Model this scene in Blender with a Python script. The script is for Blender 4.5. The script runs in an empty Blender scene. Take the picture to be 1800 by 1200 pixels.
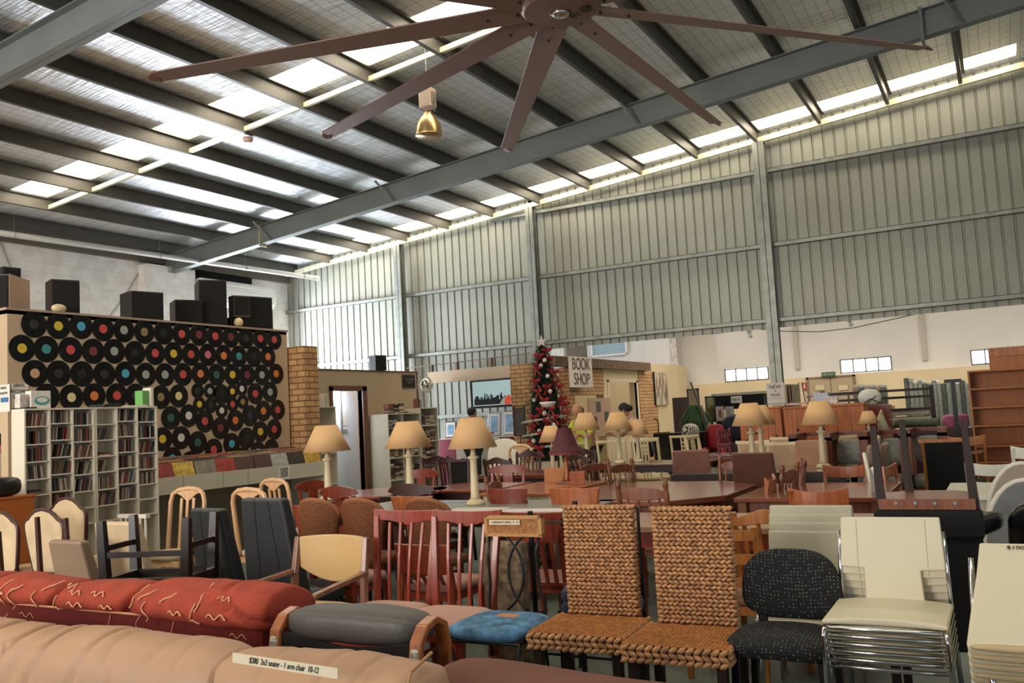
import bpy, math, random
from mathutils import Vector, Matrix, Euler, noise
PI=math.pi; rnd=random.Random(7)
sc=bpy.context.scene; COL=sc.collection
# ---------------- camera ----------------
YAW,PIT,ROL,FOC=math.radians(28.78),math.radians(4.85),math.radians(-3.16),1557.0
_f=Vector((-math.sin(YAW)*math.cos(PIT),math.cos(YAW)*math.cos(PIT),math.sin(PIT)))
_r=Vector((math.cos(YAW),math.sin(YAW),0)); _u=_r.cross(_f)
CR=_r*math.cos(ROL)+_u*math.sin(ROL); CU=-_r*math.sin(ROL)+_u*math.cos(ROL); CF=_f
CP=Vector((0,0,1.5))
cam=bpy.data.cameras.new('camera'); cam.sensor_width=36; cam.lens=FOC*36/1800; cam.clip_start=.05; cam.clip_end=200
co=bpy.data.objects.new('camera',cam); COL.objects.link(co); sc.camera=co
m3=Matrix((CR,CU,-CF)).transposed(); co.matrix_world=Matrix.Translation(CP)@m3.to_4x4()
def at(px,py,ax,v):
    "the point of the plane ax=v seen at a pixel of the photograph"
    d=CF+CR*((px-900)/FOC)-CU*((py-600)/FOC); i='XYZ'.index(ax)
    return CP+d*((v-CP[i])/d[i])
# ---------------- mesh accumulator ----------------
class B:
    def __init__(s): s.v=[]; s.f=[]; s.uv=None
    def add(s,vs,fs,M=None):
        n=len(s.v)
        s.v+= [tuple(M@Vector(p)) for p in vs] if M else [tuple(p) for p in vs]
        s.f+= [tuple(i+n for i in f) for f in fs]; return s
    def box(s,x0,x1,y0,y1,z0,z1,M=None):
        return s.add([(x0,y0,z0),(x1,y0,z0),(x1,y1,z0),(x0,y1,z0),(x0,y0,z1),(x1,y0,z1),(x1,y1,z1),(x0,y1,z1)],
          [(3,2,1,0),(4,5,6,7),(0,1,5,4),(1,2,6,5),(2,3,7,6),(3,0,4,7)],M)
    def cb(s,c,d,rot=None,M=None):
        T=Matrix.Translation(c)
        if rot: T=T@Euler(rot).to_matrix().to_4x4()
        if M: T=M@T
        return s.box(-d[0]/2,d[0]/2,-d[1]/2,d[1]/2,-d[2]/2,d[2]/2,T)
    def beam(s,p,q,w,h,up=(0,0,1),w2=None,h2=None):
        p=Vector(p);q=Vector(q);d=(q-p).normalized();u=Vector(up)
        if abs(d.dot(u))>.99: u=Vector((0,1,0))
        a=d.cross(u).normalized();b=a.cross(d); w2=w2 or w;h2=h2 or h; vs=[]
        for P_,ww,hh in((p,w,h),(q,w2,h2)):
            for i,j in((-1,-1),(1,-1),(1,1),(-1,1)): vs.append(P_+a*(i*ww/2)+b*(j*hh/2))
        return s.add(vs,[(0,1,2,3),(7,6,5,4),(0,4,5,1),(1,5,6,2),(2,6,7,3),(3,7,4,0)])
    def rings(s,R,cap=True,closed=False):
        n=len(R[0]); vs=[p for r in R for p in r]; fs=[]
        m=len(R)
        for i in range(m if closed else m-1):
            for j in range(n):
                a=i*n+j;b=i*n+(j+1)%n;c=((i+1)%m)*n+(j+1)%n;d=((i+1)%m)*n+j; fs.append((a,b,c,d))
        if cap and not closed: fs.append(tuple(range(n))[::-1]); fs.append(tuple((m-1)*n+j for j in range(n)))
        return s.add(vs,fs)
    def tube(s,pts,r,n=8,closed=False,flat=None):
        pts=[Vector(p) for p in pts]; R=[]; m=len(pts); pa=None
        for i,p in enumerate(pts):
            if closed: d=pts[(i+1)%m]-pts[i-1]
            else: d=pts[min(i+1,m-1)]-pts[max(i-1,0)]
            d.normalize()
            if pa is None:
                a=d.cross(Vector((0,0,1)))
                if a.length<.1: a=d.cross(Vector((0,1,0)))
            else: a=pa-d*pa.dot(d)
            a.normalize(); pa=a; b=d.cross(a); rr=r[i] if isinstance(r,(list,tuple)) else r
            R.append([p+a*(rr*math.cos(2*PI*k/n))+b*(rr*math.sin(2*PI*k/n)) for k in range(n)])
        return s.rings(R,True,closed)
    def cyl(s,p,q,r,r2=None,n=12): return s.tube([p,q],[r,r if r2 is None else r2],n)
    def lathe(s,prof,c=(0,0,0),n=20,M=None,cap=True):
        R=[[Vector((c[0]+r*math.cos(2*PI*k/n),c[1]+r*math.sin(2*PI*k/n),c[2]+z)) for k in range(n)] for r,z in prof]
        if M: R=[[M@p for p in r] for r in R]
        return s.rings(R,cap)
    def prism(s,poly,t,M=None):
        "polygon in x,z extruded from y=-t/2 to t/2"
        n=len(poly); vs=[(x,-t/2,z) for x,z in poly]+[(x,t/2,z) for x,z in poly]
        fs=[tuple(range(n)),tuple(range(2*n-1,n-1,-1))]+[(i,i+n,(i+1)%n+n,(i+1)%n) for i in range(n)]
        return s.add(vs,fs,M)
    def sweep(s,pts,w,t,side=(1,0,0)):
        "strip with rectangular section: w along side, t across"
        pts=[Vector(p) for p in pts]; m=len(pts); R=[]
        S=Vector(side).normalized()
        for i,p in enumerate(pts):
            d=(pts[min(i+1,m-1)]-pts[max(i-1,0)]).normalized(); nn=d.cross(S).normalized()
            ww=w[i] if isinstance(w,(list,tuple)) else w; tt=t[i] if isinstance(t,(list,tuple)) else t
            R.append([p+S*(a*ww/2)+nn*(b*tt/2) for a,b in((-1,-1),(1,-1),(1,1),(-1,1))])
        return s.rings(R)
    def pillow(s,c,d,e=.35,n=16,m=12,M=None,fn=None):
        "superquadric cushion; fn(p) displaces unit-space points"
        def sg(v,k): return math.copysign(abs(v)**k,v)
        R=[]
        for i in range(m+1):
            ph=-PI/2+PI*i/m; r=[]
            cz=max(abs(math.cos(ph)),1e-4)
            for j in range(n):
                th=2*PI*(j+.5)/n
                x=sg(math.cos(th),e)*cz**e; y=sg(math.sin(th),e)*cz**e; z=sg(math.sin(ph),e)
                p=Vector((x*d[0]/2,y*d[1]/2,z*d[2]/2))
                if fn: p=fn(p)
                p=p+Vector(c); r.append(M@p if M else p)
            R.append(r)
        return s.rings(R)
    def grid(s,fn,nu,nv,closed=False):
        vs=[fn(i/nu,j/nv) for i in range(nu+1) for j in range(nv+1)]
        fs=[(i*(nv+1)+j,(i+1)*(nv+1)+j,(i+1)*(nv+1)+j+1,i*(nv+1)+j+1) for i in range(nu) for j in range(nv)]
        return s.add(vs,fs)
def obj(name,b,mat,parent=None,smooth=False,bev=0,sub=0,solid=0,loc=None,rotz=0):
    me=bpy.data.meshes.new(name); me.from_pydata(b.v,[],b.f); me.materials.append(mat)
    if smooth: me.polygons.foreach_set('use_smooth',[True]*len(me.polygons))
    me.update(); o=bpy.data.objects.new(name,me); COL.objects.link(o)
    if parent: o.parent=parent
    if loc is not None: o.location=loc
    if rotz: o.rotation_euler=(0,0,rotz)
    if solid: q=o.modifiers.new('s','SOLIDIFY'); q.thickness=solid
    if bev: q=o.modifiers.new('b','BEVEL'); q.width=bev; q.segments=2; q.limit_method='ANGLE'; q.angle_limit=.6
    if sub: q=o.modifiers.new('u','SUBSURF'); q.levels=sub; q.render_levels=sub
    return o
def tag(o,label,cat,group=None,kind=None):
    o['label']=label; o['category']=cat
    if group: o['group']=group
    if kind: o['kind']=kind
    return o
def thing(name,label,cat,loc=(0,0,0),rotz=0,group=None,s=1):
    o=bpy.data.objects.new(name,None); COL.objects.link(o); o.location=loc; o.rotation_euler=(0,0,rotz); o.empty_display_size=.1
    if s!=1: o.scale=(s,s,s)
    return tag(o,label,cat,group)
def struct(name,b,mat,**k):
    o=obj(name,b,mat,**k); o['kind']='structure'; return o
def dup(root,label,loc,rotz=0,group=None,s=None,tilt=None,part_label=None):
    r=root.copy(); COL.objects.link(r); r.location=loc; r.rotation_euler=(tilt[0],tilt[1],rotz) if tilt else (0,0,rotz); r['label']=label
    if group: r['group']=group
    if s: r.scale=(s,s,s) if not isinstance(s,tuple) else s
    def rec(a,b):
        for ch in list(a.children):
            if ch.get('own'): continue
            c=ch.copy(); COL.objects.link(c); c.parent=b; rec(ch,c)
    rec(root,r); return r
def text(name,body,size,mat,M,parent=None,ext=.0008,align='CENTER',squash=1,shear=0):
    c=bpy.data.curves.new(name,'FONT'); c.body=body; c.size=size; c.extrude=ext; c.align_x=align; c.align_y='CENTER'; c.shear=shear; c.space_line=.9
    c.materials.append(mat); o=bpy.data.objects.new(name,c); COL.objects.link(o)
    o.matrix_world=M@Matrix.Diagonal((squash,1,1,1))
    me=bpy.data.meshes.new_from_object(o); me.materials.clear(); me.materials.append(mat); mw=o.matrix_world.copy(); bpy.data.objects.remove(o)
    o=bpy.data.objects.new(name,me); COL.objects.link(o); o.matrix_basis=M@Matrix.Diagonal((squash,1,1,1))
    if parent: o.parent=parent
    return o
def textM(loc,rotz=0,rx=PI/2,ry=0): return Matrix.Translation(loc)@Euler((rx,ry,rotz)).to_matrix().to_4x4()
# ---------------- materials ----------------
def lin(h):
    h=h.lstrip('#'); r=[int(h[i:i+2],16)/255 for i in(0,2,4)]
    return tuple(((c+.055)/1.055)**2.4 if c>.04045 else c/12.92 for c in r)+(1,)
_m={}
def mat(name,c,rough=.6,metal=0,bump=None,var=None,emit=None,coat=0,spec=None,alpha=1,trans=0,sheen=0):
    if name in _m: return _m[name]
    m=bpy.data.materials.new(name); m.use_nodes=True; nt=m.node_tree; b=nt.nodes['Principled BSDF']
    c=lin(c) if isinstance(c,str) else c
    b.inputs['Base Color'].default_value=c; b.inputs['Roughness'].default_value=rough; b.inputs['Metallic'].default_value=metal
    if coat: b.inputs['Coat Weight'].default_value=coat; b.inputs['Coat Roughness'].default_value=.15
    if spec is not None: b.inputs['Specular IOR Level'].default_value=spec
    if trans: b.inputs['Transmission Weight'].default_value=trans
    if sheen: b.inputs['Sheen Weight'].default_value=sheen
    if emit: b.inputs['Emission Color'].default_value=lin(emit[0]); b.inputs['Emission Strength'].default_value=emit[1]
    tc=None
    def coord(scl=(1,1,1)):
        tc=nt.nodes.new('ShaderNodeTexCoord'); mp=nt.nodes.new('ShaderNodeMapping'); mp.inputs['Scale'].default_value=scl
        nt.links.new(tc.outputs['Object'],mp.inputs[0]); return mp.outputs[0]
    if var: # (scale, amount, stretch)
        st=var[2] if len(var)>2 else (1,1,1)
        n=nt.nodes.new('ShaderNodeTexNoise'); n.inputs['Scale'].default_value=var[0]; n.inputs['Detail'].default_value=5
        nt.links.new(coord(st),n.inputs['Vector'])
        r=nt.nodes.new('ShaderNodeValToRGB'); k=var[1]
        r.color_ramp.elements[0].position=.3; r.color_ramp.elements[1].position=.7
        r.color_ramp.elements[0].color=tuple(x*(1-k) for x in c[:3])+(1,); r.color_ramp.elements[1].color=tuple(min(1,x*(1+k)) for x in c[:3])+(1,)
        nt.links.new(n.outputs[0],r.inputs[0]); nt.links.new(r.outputs[0],b.inputs['Base Color'])
    if bump: # (scale, strength, stretch)
        st=bump[2] if len(bump)>2 else (1,1,1)
        n=nt.nodes.new('ShaderNodeTexNoise'); n.inputs['Scale'].default_value=bump[0]; n.inputs['Detail'].default_value=4
        nt.links.new(coord(st),n.inputs['Vector'])
        q=nt.nodes.new('ShaderNodeBump'); q.inputs['Strength'].default_value=bump[1]; q.inputs['Distance'].default_value=.01
        nt.links.new(n.outputs[0],q.inputs['Height']); nt.links.new(q.outputs[0],b.inputs['Normal'])
    _m[name]=m; return m
def wood(name,c,rough=.35,k=.28,coat=.3,sx=(14,14,1.2)): return mat(name,c,rough,coat=coat,var=(2.2,k,sx),bump=(9,.08,sx))
def fabric(name,c,k=.12,rough=.9,bs=220,bst=.35): return mat(name,c,rough,var=(7,k),bump=(bs,bst),sheen=.2,spec=.25)
def brickmat(name,c1,c2,mortar,sx,w=.23,h=.076,ms=.01,axis='X',bump=.5,rough=.85):
    if name in _m: return _m[name]
    m=bpy.data.materials.new(name); m.use_nodes=True; nt=m.node_tree; b=nt.nodes['Principled BSDF']; b.inputs['Roughness'].default_value=rough
    tc=nt.nodes.new('ShaderNodeTexCoord'); sp=nt.nodes.new('ShaderNodeSeparateXYZ'); cb=nt.nodes.new('ShaderNodeCombineXYZ')
    nt.links.new(tc.outputs['Object'],sp.inputs[0])
    ad=nt.nodes.new('ShaderNodeMath'); ad.operation='ADD'; nt.links.new(sp.outputs[0],ad.inputs[0]); nt.links.new(sp.outputs[1],ad.inputs[1])
    nt.links.new(ad.outputs[0],cb.inputs[0]); nt.links.new(sp.outputs[2],cb.inputs[1])
    t=nt.nodes.new('ShaderNodeTexBrick'); nt.links.new(cb.outputs[0],t.inputs['Vector'])
    t.inputs['Scale'].default_value=1; t.inputs['Brick Width'].default_value=w; t.inputs['Row Height'].default_value=h; t.inputs['Mortar Size'].default_value=ms
    t.inputs['Mortar Smooth'].default_value=.2; t.inputs['Color1'].default_value=lin(c1); t.inputs['Color2'].default_value=lin(c2); t.inputs['Mortar'].default_value=lin(mortar)
    n=nt.nodes.new('ShaderNodeTexNoise'); n.inputs['Scale'].default_value=3.5; n.inputs['Detail'].default_value=6; nt.links.new(tc.outputs['Object'],n.inputs['Vector'])
    mx=nt.nodes.new('ShaderNodeMix'); mx.data_type='RGBA'; mx.blend_type='MULTIPLY'; mx.inputs[0].default_value=.35
    r=nt.nodes.new('ShaderNodeValToRGB'); r.color_ramp.elements[0].color=(.55,.52,.48,1); r.color_ramp.elements[0].position=.35; r.color_ramp.elements[1].position=.6
    nt.links.new(n.outputs[0],r.inputs[0]); nt.links.new(t.outputs[0],mx.inputs[6]); nt.links.new(r.outputs[0],mx.inputs[7]); nt.links.new(mx.outputs[2],b.inputs['Base Color'])
    q=nt.nodes.new('ShaderNodeBump'); q.inputs['Strength'].default_value=bump; q.inputs['Distance'].default_value=.008; q.invert=True
    nt.links.new(t.outputs['Fac'],q.inputs['Height']); nt.links.new(q.outputs[0],b.inputs['Normal']); _m[name]=m; return m
# ================= SETTING =================
def RZ(x,off=0): return 6.91+.089*x+off         # underside of the purlins
sheet=mat('wall_sheet','#96968A',.45,.25,var=(.7,.12),bump=(60,.05))
galv=mat('galvanised','#8E9088',.45,.6,var=(6,.18))
steelgrey=mat('grey_painted_steel','#777C7B',.5,.1,var=(1.5,.08))
purlm=mat('purlin_steel','#56534D',.5,.2,var=(3,.12))
creamst=mat('cream_steel','#CFC9A8',.5,.1,var=(4,.08))
concrete=mat('floor_concrete','#6F7A70',.35,var=(1.2,.2),bump=(30,.1))
whitewall=mat('white_wall_paint','#D9D2C6',.8,var=(.8,.07),bump=(25,.1))
beige=mat('beige_paint','#BFA688',.75,var=(1.2,.05))
cream=mat('cream_paint','#D8C29A',.75,var=(1,.05))
whitebrick=brickmat('painted_white_block','#EFEBE6','#EBE6E1','#E0DAD4',1,.4,.2,.006,bump=.25)
clay=brickmat('tan_brick','#CFA36E','#BD8C5A','#7A5C42',1,.23,.086,.009,bump=.8)
skym=mat('skylight_sheet','#FFFFFF',.5,emit=('#FFF2D8',10))
def foil():
    m=bpy.data.materials.new('foil_blanket'); m.use_nodes=True; nt=m.node_tree; b=nt.nodes['Principled BSDF']
    b.inputs['Metallic'].default_value=.9; b.inputs['Roughness'].default_value=.42
    tc=nt.nodes.new('ShaderNodeTexCoord')
    def mp(s):
        q=nt.nodes.new('ShaderNodeMapping'); q.inputs['Scale'].default_value=s; nt.links.new(tc.outputs['Object'],q.inputs[0]); return q.outputs[0]
    n=nt.nodes.new('ShaderNodeTexNoise'); n.inputs['Scale'].default_value=3; n.inputs['Detail'].default_value=6; n.inputs['Distortion'].default_value=.6; nt.links.new(mp((.45,9,1)),n.inputs['Vector'])
    n2=nt.nodes.new('ShaderNodeTexVoronoi'); n2.feature='DISTANCE_TO_EDGE'; n2.inputs['Scale'].default_value=6; nt.links.new(mp((.35,1.8,1)),n2.inputs['Vector'])
    ad=nt.nodes.new('ShaderNodeMath'); ad.operation='MULTIPLY_ADD'; ad.inputs[1].default_value=.5; nt.links.new(n2.outputs[0],ad.inputs[0]); nt.links.new(n.outputs[0],ad.inputs[2])
    q=nt.nodes.new('ShaderNodeBump'); q.inputs['Strength'].default_value=.75; q.inputs['Distance'].default_value=.05; nt.links.new(ad.outputs[0],q.inputs['Height']); nt.links.new(q.outputs[0],b.inputs['Normal'])
    # holding mesh wires
    cols=[]
    sp=nt.nodes.new('ShaderNodeSeparateXYZ'); nt.links.new(tc.outputs['Object'],sp.inputs[0])
    for i,per in((0,.15),(1,.3)):
        a=nt.nodes.new('ShaderNodeMath'); a.operation='PINGPONG'; a.inputs[1].default_value=per/2; nt.links.new(sp.outputs[i],a.inputs[0])
        c=nt.nodes.new('ShaderNodeMath'); c.operation='LESS_THAN'; c.inputs[1].default_value=.0035; nt.links.new(a.outputs[0],c.inputs[0]); cols.append(c.outputs[0])
    mx=nt.nodes.new('ShaderNodeMath'); mx.operation='MAXIMUM'; nt.links.new(cols[0],mx.inputs[0]); nt.links.new(cols[1],mx.inputs[1])
    r=nt.nodes.new('ShaderNodeValToRGB'); r.color_ramp.elements[0].color=lin('#F2F2F6'); r.color_ramp.elements[1].color=lin('#9A9A98'); nt.links.new(mx.outputs[0],r.inputs[0]); nt.links.new(r.outputs[0],b.inputs['Base Color'])
    return m
foilm=foil()
WY=17.3; XL=-16.2; XR=5.2
b=B().box(-22,8,-8,30,-.1,0); struct('floor',b,concrete)
# corrugated gable wall (trapezoidal sheet outside the girts)
def corr(x0,x1,zb,zt,y,per=.2,d=.032):
    pts=[]; x=x0
    while x<x1:
        for dx,dy in((0,0),(.155,0),(.165,d),(.19,d)): pts.append((x+dx,y+dy))
        x+=per
    pts.append((x,y)); b=B(); vs=[]
    for px,py in pts: vs+= [(px,py,zb),(px,py,zt(px))]
    b.add(vs,[(2*i,2*i+2,2*i+3,2*i+1) for i in range(len(pts)-1)]); return b
struct('wall_back',corr(-8.95,XR,2.93,lambda x:RZ(x,.2),WY+.1),sheet,solid=.004)
struct('wall_back_corner',corr(XL,-8.95,0,lambda x:RZ(x,.2),WY+.1),sheet,solid=.004)
for z in(3.07,4.53,5.99):                   # girts
    b=B(); x0=XL; x1=XR
    if z>5.9: x0=-9.9
    b.box(x0,x1,WY,WY+.09,z-.04,z-.032).box(x0,x1,WY,WY+.008,z-.04,z+.045).box(x0,x1,WY,WY+.09,z+.037,z+.045)
    struct('wall_girt',b,galv)
b=B().box(XL,-8.8,WY,WY+.09,1.55,1.63); struct('wall_girt',b,galv)
for x in(-12.45,-8.82,-3.75):
    b=B(); z1=RZ(x,-.02); h=.09 if x<-5 else .11
    b.box(x-h,x+h,WY-.16,WY-.15,0,z1).box(x-h,x+h,WY-.01,WY,0,z1).box(x-.006,x+.006,WY-.16,WY,0,z1)
    struct('wall_column',b,galv)
# roof: foil blanket, skylight sheets, purlins, rafters
PX=[-.16-1.2*k for k in range(-4,13)]+[-15.75]
rows=[(1.6,2.32),(8.94,9.62),(16.6,17.2)]
fb=B(); xs=sorted([XL-.6]+PX+[XR+.2]); k=0
ys=[-8]
for a_,b_ in rows: ys+=[a_,b_]
ys.append(WY+.4)
for i in range(len(xs)-1):
    for j in range(len(ys)-1):
        x0,x1=xs[i],xs[i+1]
        if ys[j] in(1.6,8.94,16.6) and -14.6<x0<2: 
            xa=x0+.05; xb=x1-.03
            if ys[j]>16 and x1>0: xb=x0+.85
            sb=B().add([(xa,ys[j],RZ(xa,.215)),(xb,ys[j],RZ(xb,.215)),(xb,ys[j+1],RZ(xb,.215)),(xa,ys[j+1],RZ(xa,.215))],[(0,3,2,1)])
            k+=1; struct('window_%d'%k,sb,skym)
            fb.add([(xb,ys[j],RZ(xb,.21)),(x1,ys[j],RZ(x1,.21)),(x1,ys[j+1],RZ(x1,.21)),(xb,ys[j+1],RZ(xb,.21))],[(0,3,2,1)]); continue
        fb.add([(x0,ys[j],RZ(x0,.21)),(x1,ys[j],RZ(x1,.21)),(x1,ys[j+1],RZ(x1,.21)),(x0,ys[j+1],RZ(x0,.21))],[(0,3,2,1)])
struct('ceiling',fb,foilm)
fb=B(); fb.add([(xs[0],-8,RZ(xs[0],.26)),(xs[-1],-8,RZ(xs[-1],.26)),(xs[-1],WY+.4,RZ(xs[-1],.26)),(xs[0],WY+.4,RZ(xs[0],.26))],[(0,1,2,3)]); struct('ceiling_outer_sheet',fb,sheet)
for x in PX:
    z=RZ(x); b=B(); b.box(x-.005,x+.005,-8,WY,z,z+.2).box(x-.06,x,-8,WY,z,z+.008).box(x,x+.06,-8,WY,z+.19,z+.2).box(x-.06,x-.055,-8,WY,z,z+.02)
    struct('roof_purlin',b,purlm)
    for y in(9.68,2.4):
        if -14.6<x<2: b=B().beam((x,y,z+.05),(x+1.2,y,RZ(x+1.2,.05)),.05,.07); struct('roof_bridging',b,creamst)
b=B().beam((XL,WY-.06,RZ(XL,.02)),(XR,WY-.06,RZ(XR,.02)),.08,.1); struct('trim_1',b,creamst)
def rafter(y,name,x0=-16.1,x1=XR):
    b=B(); D=.4
    for o_,t in((-D,.014),(-.014,.014)):
        b.add([(x,y+sy*.09,RZ(x,o_+dz)) for x in(x0,x1) for sy in(-1,1) for dz in(0,t)],[(0,1,3,2),(4,6,7,5),(0,4,5,1),(2,3,7,6),(0,2,6,4),(1,5,7,3)])
    b.add([(x,y+sy*.006,RZ(x,o_)) for x in(x0,x1) for sy in(-1,1) for o_ in(-D,0)],[(0,1,3,2),(4,6,7,5),(0,4,5,1),(2,3,7,6),(0,2,6,4),(1,5,7,3)])
    o=struct(name,b,steelgrey)
    for x in(-13.0,-9.85,-4.9,-.16):  # fly braces and stiffeners
        if x0<x<x1:
            q=B().beam((x+.12,y-.07,RZ(x,-.38)),(x-.12,y-.3,RZ(x,.02)),.035,.035); struct('rafter_brace',q,steelgrey)
    if x0<-13:
        for x in(-13.15,): q=B().box(x-.008,x+.008,y-.1,y+.1,RZ(x,-.45),RZ(x,0)); struct('rafter_plate',q,creamst)
    for x in(-.55,): q=B().box(x-.02,x+.02,y-.12,y+.12,RZ(x,-.47),RZ(x,.02)); struct('rafter_plate',q,steelgrey)
rafter(13.45,'roof_rafter'); rafter(5.9,'roof_rafter'); rafter(-1.6,'roof_rafter')
# left wall, white painted block, with roller door opening
LZ=5.35
def wb(*a): return B().box(*a)
struct('wall_left',B().box(XL-.2,XL,-8,14.35,0,LZ).box(XL-.2,XL,14.35,16.75,3.5 if 0 else 4.55,LZ).box(XL-.2,XL,16.75,WY+.1,0,LZ),whitebrick)
struct('wall_left_pier',B().box(XL,XL+.3,12.8,14.1,0,LZ-.12),whitebrick)
struct('wall_front',B().box(XL,-12,-8.2,-8,0,5.5).box(-12,XR,-8.2,-8,4.2,7.5),whitewall)
b=B()
for i in range(24):     # roller shutter drum: ridged half cylinder
    pass
R=[]
N=26
for yy in(14.15,16.3):
    r=[]
    for i in range(N*2):
        a=2*PI*i/(N*2); rr=.3+(.012 if i%2 else -.004); r.append(Vector((XL+.36+rr*math.cos(a),yy,4.75+rr*math.sin(a))))
    R.append(r)
b.rings(R); o=tag(obj('roller_shutter',b,mat('shutter_slats','#D8D6D0',.5,.2)),'white rolled-up shutter drum high at the far end of the left wall','shutter')
struct('trim_2',B().box(XL,XL+.04,14.3,14.35,0,4.6).box(XL,XL+.04,16.75,16.8,0,4.6),galv)
# exterior yard beyond the roller door
struct('wall_left_yard',B().box(XL-5.2,XL-5,9,21,0,5),mat('yard_wall','#D9E2EA',.8))
struct('floor_yard',B().box(XL-7,XL-.2,8,22,-.08,.0),mat('yard_concrete','#B9BCBB',.8))
# pipe along the left wall
pa=Vector((-15.75,2,5.25));pb=Vector((-14.75,16.9,5.22)); b=B().cyl(pa,pb,.055,n=14).cyl(pb,pb+Vector((0,.06,0)),.065,n=14)
pipe=tag(obj('ceiling_pipe',b,mat('white_pvc','#D6D3CE',.35),smooth=True),'long white pipe hung under the roof along the left wall','pipe')
b=B()
for t in(.3,.5,.7,.85,.97):
    p=pa.lerp(pb,t); b.cyl(p+Vector((0,0,.05)),(p.x,p.y,RZ(p.x,.02)),.004,n=6).tube([p+Vector((.06*math.cos(a),0,.06*math.sin(a))) for a in[i*2*PI/12 for i in range(12)]],.006,6,True)
obj('pipe_hanger',b,galv,pipe)
# far hall beyond the gable wall: back wall, partition, windows
HY=26
bw=B(); wins=[(-7.15,-5.9,2.17,2.55),(-3.9,-2.6,2.19,2.58),(-.66,.6,2.18,2.57)]
xs_=[-20]; 
for w in wins: xs_+=[w[0],w[1]]
xs_.append(9)
for i in range(len(xs_)-1):
    if i%2==0: bw.box(xs_[i],xs_[i+1],HY,HY+.2,0,6.5)
    else: bw.box(xs_[i],xs_[i+1],HY,HY+.2,0,2.18).box(xs_[i],xs_[i+1],HY,HY+.2,2.56,6.5)
struct('wall_hall_back',bw,whitewall)
for i,w in enumerate(wins):
    n=4; f=B(); fw=.03
    f.box(w[0],w[1],HY-.02,HY+.03,w[2],w[2]+fw).box(w[0],w[1],HY-.02,HY+.03,w[3]-fw,w[3])
    for k in range(n+1): x=w[0]+(w[1]-w[0])*k/n; f.box(x-fw/2,x+fw/2,HY-.02,HY+.03,w[2],w[3])
    o=struct('window_%d'%(40+i),f,mat('window_frame_grey','#5E6058',.5))
    g=B().box(w[0],w[1],HY+.05,HY+.06,w[2],w[3]); obj('pane',g,mat('sky_lit_glass','#FFFFFF',.3,emit=('#FFFFFF',3.2)),o)
# pilasters on the white wall + lower beige band
for x in(-5.05,-1.75): struct('wall_hall_pilaster',B().box(x-.06,x+.06,HY-.08,HY,2.4,6.5),mat('pilaster','#B8AD9C',.8))
struct('wall_hall_band',B().box(-8.6,9,HY-.16,HY-.01,0,2.15),cream)
struct('wall_hall_left',B().box(-11.2,-8.45,25.2,HY-.02,0,4.9),mat('shed_white_boards','#CFCBC6',.7,var=(2,.05,(12,1,.1))))
struct('wall_hall_end',B().box(-20,-19.8,WY+.5,HY,0,5.5),whitewall)
struct('wall_hall_right',B().box(8.8,9,WY+.5,HY,0,6.5),whitewall)
hr=B().add([(-20,WY+.45,5.3),(9,WY+.45,6.5),(9,HY+.3,6.5),(-20,HY+.3,5.3)],[(0,3,2,1)]); struct('ceiling_hall',hr,mat('hall_roof','#8D8B86',.6))
struct('wall_right',B().box(XR,XR+.15,4.5,WY,0,7.6).box(XR,XR+.15,-8,4.5,4.3,7.6),sheet)
# ---------------- light ----------------
def area(name,loc,rot,sx,sy,power,col=(1,1,1)):
    l=bpy.data.lights.new(name,'AREA'); l.shape='RECTANGLE'; l.size=sx; l.size_y=sy; l.energy=power; l.color=col
    o=bpy.data.objects.new(name,l); COL.objects.link(o); o.location=loc; o.rotation_euler=rot; return o
area('daylight_roller_door',(XL-1.6,15.2,2.6),(0,-PI/2-.5,0),4,3.4,2300,(.8,.89,1))
area('fill_light_front',(-8,-7.6,3.2),(PI/2,0,math.radians(33)),9,3.6,1400,(1,.92,.82))  # unseen fill light added behind the camera, aimed towards the left wall
area('fill_light_hall',(-3,21.5,5.2),(0,0,0),14,3,620,(1,.92,.82))  # added overhead fill that brightens the far hall, not a real fitting
w=bpy.data.worlds.new('world'); sc.world=w; w.use_nodes=True; w.node_tree.nodes['Background'].inputs[0].default_value=(.8,.88,1,1); w.node_tree.nodes['Background'].inputs[1].default_value=1.2
sc.view_settings.view_transform='Standard'; sc.view_settings.look='None'; sc.view_settings.gamma=1; sc.view_settings.exposure=.12

struct('wall_left_gap_shade',B().box(XL,XL+.05,14.12,16.1,5.02,5.33),mat('gap_shade_black','#0C0B0A',.9))  # flat black panel painting in the darkness above the roller shutter
b=B().tube([at(px,py,'X',XL+.02) for px,py in((0,425),(18,470),(30,492))],.008,5); tag(obj('cable',b,mat('grey_cable','#8D8780',.7)),'thin grey cable hanging down the white block wall at far left','cable')
b=B().tube([at(px,py,'X',XL+.02) for px,py in((252,465),(225,512),(190,560))],.008,5); tag(obj('cable',b,mat('grey_cable',0)),'thin grey cable slanting down the white block wall beside the pier','cable')
b=B().tube([at(px,py,'Y',WY-.05) for px,py in((523,440),(524,480),(523,540),(516,556),(508,548),(516,540),(524,546))],.008,5); tag(obj('cable',b,mat('grey_cable',0)),'grey cable looped over the girt in the corner of the corrugated wall','cable')

struct('trim_6',B().box(XL-.3,XL+.12,-8,WY+.1,5.3,5.72),mat('eaves_light_stop','#6E665C',.8))  # dark beam added to block light leaking between wall top and roof
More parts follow.
